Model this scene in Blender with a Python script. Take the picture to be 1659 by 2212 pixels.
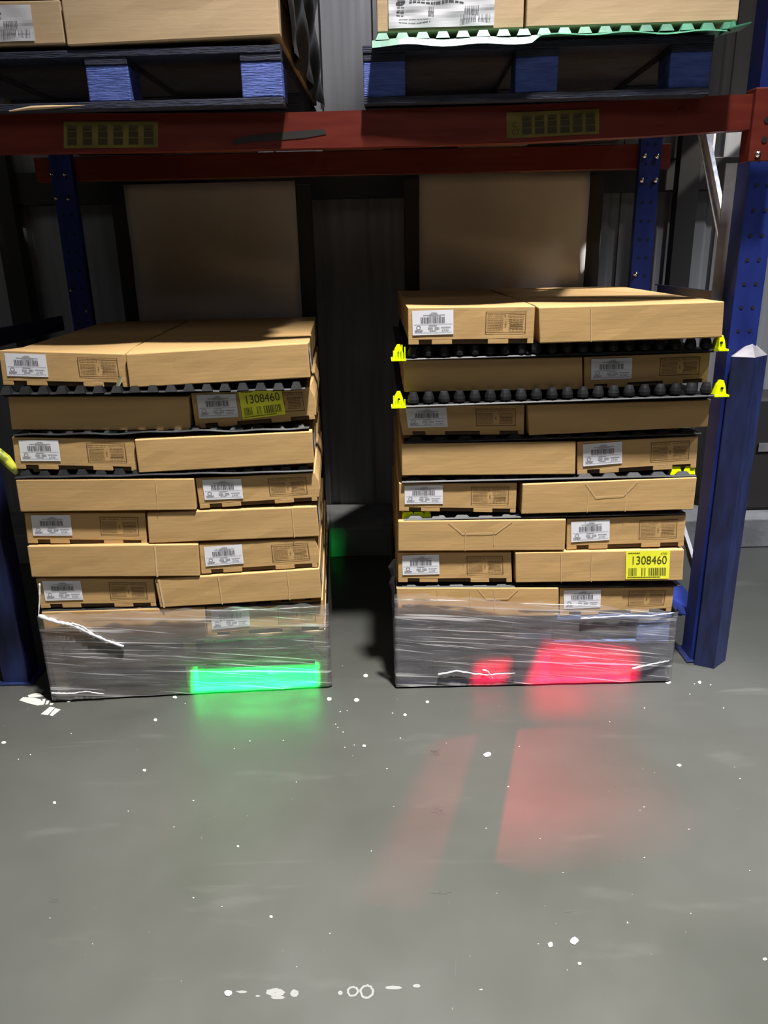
import bpy, bmesh, math, random
from mathutils import Vector, Matrix
random.seed(7)
scene = bpy.context.scene
for o in list(bpy.data.objects): bpy.data.objects.remove(o)

# ------------------------------------------------------------------ camera
FPX, TH, RL, CH = 1661.0, math.radians(18.8), math.radians(1.3), 1.55
cF = Vector((0, math.cos(TH), -math.sin(TH))); cU0 = Vector((0, math.sin(TH), math.cos(TH))); cR0 = Vector((1, 0, 0))
cR = cR0*math.cos(RL)-cU0*math.sin(RL); cU = cU0*math.cos(RL)+cR0*math.sin(RL); cC = Vector((0, 0, CH))
cam = bpy.data.cameras.new('camera'); camo = bpy.data.objects.new('camera', cam); scene.collection.objects.link(camo)
cam.sensor_fit = 'HORIZONTAL'; cam.sensor_width = 36; cam.lens = FPX/1659*36; cam.clip_start = .05
m = Matrix((cR, cU, -cF)).transposed().to_4x4(); m.translation = cC; camo.matrix_world = m
scene.camera = camo

# ------------------------------------------------------------------ light
scene.view_settings.view_transform = 'Standard'; scene.view_settings.look = 'None'
scene.view_settings.gamma = 1; scene.view_settings.use_curve_mapping = False
scene.view_settings.exposure = 0.0
w = bpy.data.worlds.new('World'); scene.world = w; w.use_nodes = True
w.node_tree.nodes['Background'].inputs[0].default_value = (.75, .8, 1, 1)
w.node_tree.nodes['Background'].inputs[1].default_value = .003

def aim(o, tgt):
    o.rotation_euler = (Vector(tgt)-o.location).to_track_quat('-Z', 'Y').to_euler()
def spot(name, loc, tgt, power, size, radius, color=(1, 1, 1), blend=1.0):
    l = bpy.data.lights.new(name, 'SPOT'); l.energy = power; l.spot_size = math.radians(size); l.spot_blend = blend
    l.shadow_soft_size = radius; l.color = color
    o = bpy.data.objects.new(name, l); scene.collection.objects.link(o); o.location = loc; aim(o, tgt); return o
def area(name, loc, tgt, power, sx, sy, color=(1, 1, 1)):
    l = bpy.data.lights.new(name, 'AREA'); l.shape = 'RECTANGLE'; l.size = sx; l.size_y = sy; l.energy = power; l.color = color
    o = bpy.data.objects.new(name, l); scene.collection.objects.link(o); o.location = loc; aim(o, tgt); return o
spot('high_bay_lamp', (.8, 0.95, 7.6), (.15, .40, 0), 11000, 54, .2, (1, .97, .93))
area('aisle_fill_light', (0, -3.2, 6.5), (0, 2.4, .6), 58, 8, 2.0, (1, .97, .95))  # unseen soft fill added to brighten the faces towards the aisle
spot('far_bay_lamp', (4.6, 1.3, 6.5), (2.55, 3.2, 0), 3600, 41, .2, (.92, .95, 1))
spot('wall_fill_spot', (.95, 2.6, 5.6), (-.15, 4.2, 3.12), 800, 19, .12, (.96, .96, 1), .5)  # unseen narrow spot added to brighten the upper back wall

def gobo(name, loc, quad, power, color, soft=.01, radius=.004):
    """a projector spot whose beam is masked to a four sided patch"""
    ctr = sum((Vector(q) for q in quad), Vector())/4
    o = spot(name, loc, ctr, power, 60, radius, color, 0.1)
    q = (Vector(ctr)-Vector(loc)).to_track_quat('-Z', 'Y').to_matrix().inverted()
    uv = []
    for p in quad:
        d = q @ (Vector(p)-Vector(loc)); uv.append((d.x/-d.z, d.y/-d.z))
    o.data.spot_size = 2.3*math.atan(max(math.hypot(*p) for p in uv))
    o.data.use_nodes = True; nt = o.data.node_tree; N = nt.nodes; L = nt.links
    em = N['Emission']; tc = N.new('ShaderNodeTexCoord'); sp = N.new('ShaderNodeSeparateXYZ'); L.new(tc.outputs['Normal'], sp.inputs[0])
    def M(op, a, b=None, clamp=False):
        n = N.new('ShaderNodeMath'); n.operation = op; n.use_clamp = clamp
        for i, x in enumerate((a, b)):
            if x is None: continue
            if isinstance(x, (int, float)): n.inputs[i].default_value = x
            else: L.new(x, n.inputs[i])
        return n.outputs[0]
    az = M('ABSOLUTE', sp.outputs[2]); u = M('DIVIDE', sp.outputs[0], az); v = M('DIVIDE', sp.outputs[1], az)
    area2 = sum(uv[i][0]*uv[(i+1) % 4][1]-uv[(i+1) % 4][0]*uv[i][1] for i in range(4)); sg = 1 if area2 > 0 else -1
    acc = None; softs = soft if isinstance(soft, (list, tuple)) else [soft]*4
    for i in range(4):
        (x0, y0), (x1, y1) = uv[i], uv[(i+1) % 4]; ln = math.hypot(x1-x0, y1-y0)
        nx, ny = -(y1-y0)/ln*sg, (x1-x0)/ln*sg; c = -(nx*x0+ny*y0)
        d = M('ADD', M('ADD', M('MULTIPLY', u, nx), M('MULTIPLY', v, ny)), c)
        s = M('ADD', M('DIVIDE', d, softs[i]), .5, True)
        acc = s if acc is None else M('MULTIPLY', acc, s)
    L.new(acc, em.inputs['Strength'])
    return o

# ------------------------------------------------------------------ pixel -> place helpers
def ray(x, y): return cF*FPX+cR*(x-829.5)-cU*(y-1106)
def atY(x, y, Y): d = ray(x, y); return cC+d*(Y/d.y)
def atX(x, y, X): d = ray(x, y); return cC+d*(X/d.x)
def atZ(x, y, z=0.0): d = ray(x, y); return cC+d*((z-CH)/d.z)
class Frame:
    """vertical front plane of a stack: s runs right, d runs into the rack, z up"""
    def __init__(s, O, ang):
        s.O = Vector(O); s.a = ang; s.e = Vector((math.cos(ang), math.sin(ang), 0)); s.n = Vector((-math.sin(ang), math.cos(ang), 0))
    def sz(s, x, y):
        d = ray(x, y); t = (s.O-cC).dot(s.n)/d.dot(s.n); p = cC+d*t-s.O
        return (p.dot(s.e), p.z)
    def w(s, a, d, z): return s.O+s.e*a+s.n*d+Vector((0, 0, z))
FL = Frame((-1.225, 2.486, 0), math.atan2(.054, .998))
FR = Frame((0.042, 2.525, 0), 0.0)

# ------------------------------------------------------------------ materials
def mat(name, col, rough=.6, metal=0, spec=.5):
    m = bpy.data.materials.new(name); m.use_nodes = True; b = m.node_tree.nodes['Principled BSDF']
    b.inputs['Base Color'].default_value = (*col, 1); b.inputs['Roughness'].default_value = rough
    b.inputs['Metallic'].default_value = metal; b.inputs['Specular IOR Level'].default_value = spec
    return m
def noisy(m, c1, c2, scale, stretch=(1, 1, 1), lo=.35, hi=.65, detail=4, bump=0, bscale=None, bstretch=None, rough=None):
    nt = m.node_tree; N = nt.nodes; L = nt.links; b = N['Principled BSDF']
    tc = N.new('ShaderNodeTexCoord'); mp = N.new('ShaderNodeMapping'); mp.inputs['Scale'].default_value = stretch
    L.new(tc.outputs['Object'], mp.inputs[0])
    no = N.new('ShaderNodeTexNoise'); no.inputs['Scale'].default_value = scale; no.inputs['Detail'].default_value = detail
    L.new(mp.outputs[0], no.inputs['Vector'])
    cr = N.new('ShaderNodeValToRGB'); cr.color_ramp.elements[0].position = lo; cr.color_ramp.elements[1].position = hi
    cr.color_ramp.elements[0].color = (*c1, 1); cr.color_ramp.elements[1].color = (*c2, 1)
    L.new(no.outputs[0], cr.inputs[0]); L.new(cr.outputs[0], b.inputs['Base Color'])
    if bump:
        mp2 = N.new('ShaderNodeMapping'); mp2.inputs['Scale'].default_value = bstretch or stretch; L.new(tc.outputs['Object'], mp2.inputs[0])
        n2 = N.new('ShaderNodeTexNoise'); n2.inputs['Scale'].default_value = bscale or scale; n2.inputs['Detail'].default_value = 3
        L.new(mp2.outputs[0], n2.inputs['Vector'])
        bp = N.new('ShaderNodeBump'); bp.inputs['Strength'].default_value = bump; bp.inputs['Distance'].default_value = .01
        L.new(n2.outputs[0], bp.inputs['Height']); L.new(bp.outputs[0], b.inputs['Normal'])
    if rough:
        mr = N.new('ShaderNodeMapRange'); mr.inputs['To Min'].default_value = rough[0]; mr.inputs['To Max'].default_value = rough[1]
        L.new(no.outputs[0], mr.inputs[0]); L.new(mr.outputs[0], b.inputs['Roughness'])
    return m
M = {}
M['card'] = noisy(mat('cardboard', (.5, .3, .13), .75, spec=.25), (.445, .280, .118), (.52, .331, .141), 3, (1, 1, 7), .3, .7, 6, .05, 12, (1, 1, 8))
M['card_pale'] = noisy(mat('pale_cardboard', (.6, .42, .25), .7, spec=.3), (.61, .43, .25), (.69, .50, .31), 3, (1, 1, 5), .3, .7, 6, .05, 12, (1, 1, 8))
M['card_in'] = mat('inner_cardboard', (.10, .06, .03), .9)
M['card_edge'] = mat('cardboard_crease', (.60, .42, .22), .8)
M['paper'] = noisy(mat('label_paper', (.8, .8, .84), .45), (.72, .72, .77), (.83, .83, .87), 5)
M['ink'] = mat('black_ink', (.035, .035, .045), .5)
M['ink_grey'] = mat('grey_ink', (.22, .22, .25), .5)
M['ink_brown'] = mat('brown_ink', (.16, .085, .03), .8)
M['yel'] = noisy(mat('yellow_paper', (.85, .85, .03), .45), (.80, .80, .02), (.93, .93, .06), 8)
M['ink_olive'] = mat('black_ink_on_yellow', (.07, .06, .01), .5); M['ink_faded'] = mat('faded_ink', (.035, .028, .006), .6)
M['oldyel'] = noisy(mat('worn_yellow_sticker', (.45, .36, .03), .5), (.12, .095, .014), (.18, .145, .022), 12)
M['plastic'] = noisy(mat('black_plastic', (.02, .02, .022), .5, spec=.3), (.005, .005, .006), (.014, .014, .016), 20)
M['neon'] = mat('neon_yellow_plastic', (.80, .95, .0), .35)
M['green_pl'] = noisy(mat('green_plastic', (.05, .22, .13), .35), (.03, .16, .10), (.07, .28, .17), 20)
M['wood'] = noisy(mat('bare_wood', (.36, .25, .15), .8), (.40, .28, .17), (.60, .46, .31), 4, (2, 2, 14), .3, .7, 6, .4, 10, (2, 2, 30))
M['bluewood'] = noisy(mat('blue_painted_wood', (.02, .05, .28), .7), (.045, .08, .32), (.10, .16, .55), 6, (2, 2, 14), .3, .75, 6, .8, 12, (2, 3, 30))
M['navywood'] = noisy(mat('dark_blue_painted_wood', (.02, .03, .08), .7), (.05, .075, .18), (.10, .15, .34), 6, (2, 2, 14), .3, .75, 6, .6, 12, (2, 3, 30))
M['bluewood_shade'] = noisy(mat('shade_darkened_blue_wood', (.01, .012, .03), .8), (.010, .011, .022), (.022, .03, .07), 6, (2, 2, 14), .3, .75, 6, .6, 12, (2, 3, 30))  # blue wood darkened to paint in the shade inside the upper pallets
M['red'] = noisy(mat('red_beam_paint', (.35, .03, .012), .38), (.115, .014, .010), (.165, .026, .014), 5, (1, 4, 8), .3, .7, 5)
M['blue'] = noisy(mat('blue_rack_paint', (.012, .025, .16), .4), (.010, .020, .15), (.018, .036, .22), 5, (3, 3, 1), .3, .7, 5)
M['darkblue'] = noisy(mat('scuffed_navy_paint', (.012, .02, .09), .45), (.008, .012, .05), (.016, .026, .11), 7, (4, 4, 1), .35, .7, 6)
M['galv'] = noisy(mat('galvanised_steel', (.62, .64, .72), .38, .55), (.5, .52, .62), (.75, .77, .86), 22, (3, 3, 1), bump=.1)
M['galv_dull'] = noisy(mat('dull_galvanised_steel', (.25, .24, .26), .45, .3), (.2, .19, .21), (.3, .29, .31), 12)
M['bolt'] = mat('zinc_bolt', (.8, .8, .82), .22, 1)
M['black'] = mat('black_hole', (.004, .004, .006), .8)
M['blacksteel'] = mat('black_steel', (.02, .017, .016), .6)
M['sheet'] = noisy(mat('glossy_beige_sheet', (.40, .35, .31), .24, 0, .7), (.52, .51, .53), (.60, .59, .60), 2, (1, 1, .6), bump=.12, bscale=2.2, bstretch=(1, 1, 1.6))
M['concrete'] = noisy(mat('grey_concrete', (.16, .16, .165), .7), (.12, .12, .125), (.21, .21, .215), 5, detail=8, bump=.2, bscale=30)
M['yel_pale'] = mat('torn_pale_paper', (.85, .78, .45), .6)
M['fleck'] = mat('white_paint_fleck', (.5, .49, .45), .6)
M['stain'] = mat('pale_stain', (.17, .17, .165), .5)
M['smear'] = mat('dark_scuff', (.045, .045, .04), .6)

# floor: grey-green epoxy, mottled, scuffed, half glossy
fm = mat('grey_epoxy_floor', (.1, .1, .095), .35); nt = fm.node_tree; N = nt.nodes; L = nt.links; b = N['Principled BSDF']
tc = N.new('ShaderNodeTexCoord')
def noise(scale, stretch=(1, 1, 1), detail=6, rot=0, dist=0):
    mp = N.new('ShaderNodeMapping'); mp.inputs['Scale'].default_value = stretch; mp.inputs['Rotation'].default_value = (0, 0, rot)
    L.new(tc.outputs['Object'], mp.inputs[0]); n = N.new('ShaderNodeTexNoise'); n.inputs['Scale'].default_value = scale
    n.inputs['Detail'].default_value = detail; n.inputs['Distortion'].default_value = dist; L.new(mp.outputs[0], n.inputs['Vector']); return n.outputs[0]
def ramp(x, a, b_, c0=0, c1=1):
    mr = N.new('ShaderNodeMapRange'); mr.inputs[1].default_value = a; mr.inputs[2].default_value = b_; mr.inputs[3].default_value = c0; mr.inputs[4].default_value = c1
    L.new(x, mr.inputs[0]); return mr.outputs[0]
def mixc(f, a, b_):
    mx = N.new('ShaderNodeMix'); mx.data_type = 'RGBA'; L.new(f, mx.inputs[0])
    for i, v in ((6, a), (7, b_)):
        if isinstance(v, tuple): mx.inputs[i].default_value = (*v, 1)
        else: L.new(v, mx.inputs[i])
    return mx.outputs[2]
c = mixc(ramp(noise(1.3, detail=7, dist=.4), .35, .65), (.046, .0485, .0425), (.061, .062, .057))
c = mixc(ramp(noise(9, (.25, 1, 1), 8, .2), .62, .78, 0, .5), c, (.095, .096, .09))
c = mixc(ramp(noise(5, (.12, 1.6, 1), 9, -.25, .5), .66, .74, 0, .55), c, (.11, .11, .105))
c = mixc(ramp(noise(4, (.3, 1, 1), 9, .35), .66, .8, 0, .4), c, (.032, .032, .029))
c = mixc(ramp(noise(70, detail=2), .755, .79, 0, .8), c, (.25, .25, .24))
L.new(c, b.inputs['Base Color']); L.new(ramp(noise(3, detail=7), .3, .7, .30, .46), b.inputs['Roughness'])
bp = N.new('ShaderNodeBump'); bp.inputs['Strength'].default_value = .06; L.new(noise(60, detail=3), bp.inputs['Height']); L.new(bp.outputs[0], b.inputs['Normal'])
M['floor'] = fm
# ribbed sheet wall
wm = mat('ribbed_grey_wall', (.30, .30, .31), .6); noisy(wm, (.20, .20, .21), (.26, .26, .27), 4, (6, 1, .4)); M['wall'] = wm

# stretch film
def film(name, streak=.5, haze=.15, tint=(.8, .8, .85)):
    m = bpy.data.materials.new(name); m.use_nodes = True; nt = m.node_tree; N = nt.nodes; L = nt.links
    for n in list(N): N.remove(n)
    out = N.new('ShaderNodeOutputMaterial'); tc = N.new('ShaderNodeTexCoord'); sp = N.new('ShaderNodeSeparateXYZ'); L.new(tc.outputs['Object'], sp.inputs[0])
    ad = N.new('ShaderNodeMath'); ad.operation = 'ADD'; L.new(sp.outputs[0], ad.inputs[0]); L.new(sp.outputs[1], ad.inputs[1])
    def nz(sx, szz, tilt, det, seed, dist=.3):
        t = N.new('ShaderNodeMath'); t.operation = 'MULTIPLY_ADD'; L.new(ad.outputs[0], t.inputs[0]); t.inputs[1].default_value = tilt; L.new(sp.outputs[2], t.inputs[2])
        a = N.new('ShaderNodeMath'); a.operation = 'MULTIPLY'; L.new(ad.outputs[0], a.inputs[0]); a.inputs[1].default_value = sx
        z = N.new('ShaderNodeMath'); z.operation = 'MULTIPLY'; L.new(t.outputs[0], z.inputs[0]); z.inputs[1].default_value = szz
        cb = N.new('ShaderNodeCombineXYZ'); L.new(a.outputs[0], cb.inputs[0]); L.new(z.outputs[0], cb.inputs[2]); cb.inputs[1].default_value = seed
        n = N.new('ShaderNodeTexNoise'); n.inputs['Scale'].default_value = 1; n.inputs['Detail'].default_value = det; n.inputs['Distortion'].default_value = dist
        L.new(cb.outputs[0], n.inputs['Vector']); return n.outputs[0]
    def mr(x, a, b_, c=0., d=1.):
        r = N.new('ShaderNodeMapRange'); r.inputs[1].default_value = a; r.inputs[2].default_value = b_; r.inputs[3].default_value = c; r.inputs[4].default_value = d; L.new(x, r.inputs[0]); return r.outputs[0]
    def mx(op, a, b_):
        r = N.new('ShaderNodeMath'); r.operation = op; r.use_clamp = True
        for i, v in enumerate((a, b_)):
            if isinstance(v, (int, float)): r.inputs[i].default_value = v
            else: L.new(v, r.inputs[i])
        return r.outputs[0]
    s1 = mr(nz(1.3, 85, .07, 2, 0), .60, .66); s2 = mr(nz(1.8, 130, .14, 2, 5), .62, .67); s3 = mr(nz(5, 30, .02, 5, 9, 1.), .60, .80, 0, .35)
    gate = mr(nz(1.6, 11, 0, 2, 3), .40, .55)
    st = mx('MULTIPLY', mx('ADD', mx('MAXIMUM', s1, s2), s3), mx('ADD', gate, .15))
    hgt = mx('ADD', nz(1.6, 60, .05, 4, 0), 0.0)
    bp = N.new('ShaderNodeBump'); bp.inputs['Strength'].default_value = 1; bp.inputs['Distance'].default_value = .0016; L.new(hgt, bp.inputs['Height'])
    tr = N.new('ShaderNodeBsdfTransparent'); tr.inputs[0].default_value = (.96, .96, .97, 1)
    gl = N.new('ShaderNodeBsdfGlossy'); gl.inputs['Roughness'].default_value = .16; gl.inputs['Color'].default_value = (1, 1, 1, 1); L.new(bp.outputs[0], gl.inputs['Normal'])
    df = N.new('ShaderNodeBsdfDiffuse'); df.inputs[0].default_value = (*tint, 1)
    tl = N.new('ShaderNodeBsdfTranslucent'); tl.inputs[0].default_value = (*tint, 1)
    dm = N.new('ShaderNodeMixShader'); dm.inputs[0].default_value = .3; L.new(df.outputs[0], dm.inputs[1]); L.new(tl.outputs[0], dm.inputs[2])
    m1 = N.new('ShaderNodeMixShader'); L.new(mx('ADD', mx('MULTIPLY', st, streak), haze), m1.inputs[0]); L.new(tr.outputs[0], m1.inputs[1]); L.new(dm.outputs[0], m1.inputs[2])
    fr = N.new('ShaderNodeFresnel'); fr.inputs[0].default_value = 1.5; L.new(bp.outputs[0], fr.inputs['Normal'])
    m2 = N.new('ShaderNodeMixShader'); L.new(mx('ADD', fr.outputs[0], mx('MULTIPLY', st, .25)), m2.inputs[0]); L.new(m1.outputs[0], m2.inputs[1]); L.new(gl.outputs[0], m2.inputs[2])
    L.new(m2.outputs[0], out.inputs[0]); return m
M['film'] = film('clear_stretch_film', 1.0, .17, (.9, .88, .9))
M['filmrope'] = film('bunched_stretch_film', .5, .8, (.92, .92, .95))
M['filmdark'] = mat('black_stretch_film', (.02, .018, .017), .28)

# ------------------------------------------------------------------ mesh helpers
class MB:
    def __init__(s): s.v = []; s.f = []
    def quad(s, a, b, c, d): i = len(s.v); s.v += [tuple(a), tuple(b), tuple(c), tuple(d)]; s.f.append((i, i+1, i+2, i+3))
    def hexa(s, p):
        """p = 8 points: bottom four (ccw seen from above) then top four"""
        i = len(s.v); s.v += [tuple(q) for q in p]
        for f in ((3, 2, 1, 0), (4, 5, 6, 7), (0, 1, 5, 4), (1, 2, 6, 5), (2, 3, 7, 6), (3, 0, 4, 7)): s.f.append(tuple(i+k for k in f))
    def box(s, x0, x1, y0, y1, z0, z1):
        s.hexa([(x0, y0, z0), (x1, y0, z0), (x1, y1, z0), (x0, y1, z0), (x0, y0, z1), (x1, y0, z1), (x1, y1, z1), (x0, y1, z1)])
    def tube(s, pts, r, n=10, cap=True, prof=None):
        pts = [Vector(p) for p in pts]; rs = r if isinstance(r, (list, tuple)) else [r]*len(pts); base = len(s.v); up = None
        for k, p in enumerate(pts):
            t = (pts[min(k+1, len(pts)-1)]-pts[max(k-1, 0)]).normalized()
            if up is None: up = Vector((0, 0, 1)) if abs(t.z) < .9 else Vector((0, 1, 0))
            a = t.cross(up).normalized(); b_ = a.cross(t).normalized(); up = b_
            for j in range(n):
                th = 2*math.pi*j/n; s.v.append(tuple(p+(a*math.cos(th)+b_*math.sin(th))*rs[k]))
        for k in range(len(pts)-1):
            for j in range(n):
                s.f.append((base+k*n+j, base+k*n+(j+1) % n, base+(k+1)*n+(j+1) % n, base+(k+1)*n+j))
        if cap: s.f.append(tuple(base+j for j in range(n))[::-1]); s.f.append(tuple(base+(len(pts)-1)*n+j for j in range(n)))
    def poly(s, pts): i = len(s.v); s.v += [tuple(p) for p in pts]; s.f.append(tuple(range(i, i+len(pts))))
    def build(s, name, material, parent=None, bevel=0, smooth=False, loc=(0, 0, 0), rz=0):
        me = bpy.data.meshes.new(name); me.from_pydata(s.v, [], s.f); me.validate(); me.update()
        bm = bmesh.new(); bm.from_mesh(me); bmesh.ops.recalc_face_normals(bm, faces=bm.faces); bm.to_mesh(me); bm.free()
        me.materials.append(material)
        if smooth:
            for p in me.polygons: p.use_smooth = True
        o = bpy.data.objects.new(name, me); scene.collection.objects.link(o); o.location = loc; o.rotation_euler = (0, 0, rz)
        if parent: o.parent = parent
        if bevel:
            md = o.modifiers.new('bevel', 'BEVEL'); md.width = bevel; md.segments = 2; md.limit_method = 'ANGLE'; md.angle_limit = math.radians(50)
        return o
def empty(name, loc=(0, 0, 0), rz=0):
    o = bpy.data.objects.new(name, None); o.empty_display_size = .05; scene.collection.objects.link(o); o.location = loc; o.rotation_euler = (0, 0, rz); return o
def tag(o, label, cat, group=None, kind=None):
    if label: o['label'] = label
    if cat: o['category'] = cat
    if group: o['group'] = group
    if kind: o['kind'] = kind
    return o
def struct(o): o['kind'] = 'structure'; return o

_txt = {}
def text_polys(t):
    """flat glyph polygons of a word, normalised to a unit box"""
    if t in _txt: return _txt[t]
    cu = bpy.data.curves.new('t', 'FONT'); cu.body = t; ob = bpy.data.objects.new('t', cu); scene.collection.objects.link(ob)
    dg = bpy.context.evaluated_depsgraph_get(); dg.update(); me = bpy.data.meshes.new_from_object(ob.evaluated_get(dg))
    xs = [v.co.x for v in me.vertices]; ys = [v.co.y for v in me.vertices]; x0, x1, y0, y1 = min(xs), max(xs), min(ys), max(ys)
    vs = [((v.co.x-x0)/(x1-x0), (v.co.y-y0)/(y1-y0)) for v in me.vertices]; fs = [tuple(p.vertices) for p in me.polygons]
    bpy.data.objects.remove(ob); _txt[t] = (vs, fs); return _txt[t]

class Print:
    """draws flat marks in unit coordinates (u right, v up) through a map to 3-D"""
    def __init__(s, mp): s.mp = mp; s.m = MB()
    def rect(s, u0, v0, u1, v1): s.m.quad(s.mp(u0, v0), s.mp(u1, v0), s.mp(u1, v1), s.mp(u0, v1))
    def bars(s, u0, v0, u1, v1, n=26, seed=1):
        r = random.Random(seed); ws = [r.choice((1, 1, 1.6, 2.4)) for _ in range(2*n)]; t = sum(ws); u = u0
        for i, wd in enumerate(ws):
            du = wd/t*(u1-u0)
            if i % 2 == 0: s.rect(u, v0, u+du, v1)
            u += du
    def line(s, u0, v, u1, h, seed=1, dash=.05):
        r = random.Random(seed); u = u0
        while u < u1:
            d = min(dash*r.uniform(.4, 1.2), u1-u); s.rect(u, v-h/2, u+d*.85, v+h/2); u += d*1.05
    def frame(s, u0, v0, u1, v1, t, tv): s.rect(u0, v0, u1, v0+tv); s.rect(u0, v1-tv, u1, v1); s.rect(u0, v0, u0+t, v1); s.rect(u1-t, v0, u1, v1)
    def text(s, t, u0, v0, u1, v1):
        vs, fs = text_polys(t); i = len(s.m.v); s.m.v += [tuple(s.mp(u0+a*(u1-u0), v0+b_*(v1-v0))) for a, b_ in vs]; s.m.f += [tuple(i+k for k in f) for f in fs]
    def ring(s, u, v, ru, rv, t=.25, n=18):
        for k in range(n):
            a, b_ = 2*math.pi*k/n, 2*math.pi*(k+1)/n
            s.m.quad(s.mp(u+ru*math.cos(a), v+rv*math.sin(a)), s.mp(u+ru*math.cos(b_), v+rv*math.sin(b_)),
                     s.mp(u+ru*(1-t)*math.cos(b_), v+rv*(1-t)*math.sin(b_)), s.mp(u+ru*(1-t)*math.cos(a), v+rv*(1-t)*math.sin(a)))
def submap(mp, u0, v0, u1, v1, rot=0, off=0):
    c, s_ = math.cos(rot), math.sin(rot)
    def f(u, v, o=0.0):
        a, b_ = u-.5, v-.5; k = 3.0*(0 if rot == 0 else 1)
        uu = .5+a*1-b_*s_*.35; vv = .5+b_+a*s_*1.8
        return mp(u0+uu*(u1-u0), v0+vv*(v1-v0), off+o)
    return f
def white_label(mp, parent, seed):
    m = MB(); m.quad(mp(0, 0), mp(1, 0), mp(1, 1), mp(0, 1)); lb = m.build('shipping_label', M['paper'], parent)
    q = Print(lambda u, v: mp(u, v, .0006)); q.bars(.21, .48, .80, .73, 30, 11); q.build = q.m.build('barcode', M['ink'], lb)
    q = Print(lambda u, v: mp(u, v, .0006))
    for v, a, b_ in ((.90, .47, .60), (.855, .42, .62), (.81, .27, .80), (.77, .40, .70)): q.line(a, v, b_, .025, seed+3, .04)
    q.rect(.04, .425, .97, .437); q.line(.40, .385, .60, .03, 5, .03)
    for v, a, b_ in ((.30, .38, .50), (.30, .54, .66), (.235, .38, .50), (.235, .54, .66), (.17, .42, .58), (.30, .70, .93), (.20, .06, .26), (.15, .06, .24)): q.line(a, v, b_, .028, seed+int(a*50), .03)
    q.line(.05, .10, .96, .015, 8, .05); q.ring(.15, .31, .055, .085); q.text('6740', .72, .14, .88, .23)
    q.m.build('label_print', M['ink_grey'], lb)
    return lb
def notice(mp, parent):
    q = Print(mp); q.frame(0, 0, 1, 1, .018, .03); q.text('Safe Handling', .05, .82, .50, .93); q.text('INSTRUCTIONS', .56, .84, .96, .92)
    for k in range(9): q.line(.05, .74-k*.075, .44, .022, k, .06)
    for k in range(8):
        if k in (3, 4, 5): q.rect(.60, .70-k*.08, .93, .735-k*.08)
        else: q.line(.58, .72-k*.08, .95, .025, k+20, .08)
    q.ring(.50, .5, .02, .04, .5, 8); q.ring(.50, .40, .02, .04, .5, 8)
    return q.m.build('handling_notice', M['ink_brown'], parent)
def yellow_label(mp, parent, seed=3):
    m = MB(); m.quad(mp(0, 0), mp(1, 0), mp(1, 1), mp(0, 1)); lb = m.build('yellow_label', M['yel'], parent); tag(lb, 'bright yellow label printed 1308460 over a barcode', None)
    q = Print(lambda u, v: mp(u, v, .0006)); q.text('1308460', .15, .53, .93, .82); q.m.build('number', M['ink_olive'], lb)
    q = Print(lambda u, v: mp(u, v, .0006)); q.bars(.06, .12, .26, .40, 9, 2); q.bars(.36, .12, .46, .40, 4, 5); q.bars(.52, .12, .93, .40, 17, seed); q.m.build('barcode', M['ink_olive'], lb)
    q = Print(lambda u, v: mp(u, v, .0006)); q.text('6740', .79, .86, .93, .94); q.line(.05, .93, .32, .03, 4, .05); q.line(.04, .07, .80, .03, 6, .04); q.m.build('label_print', M['ink_olive'], lb)
    return lb

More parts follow.
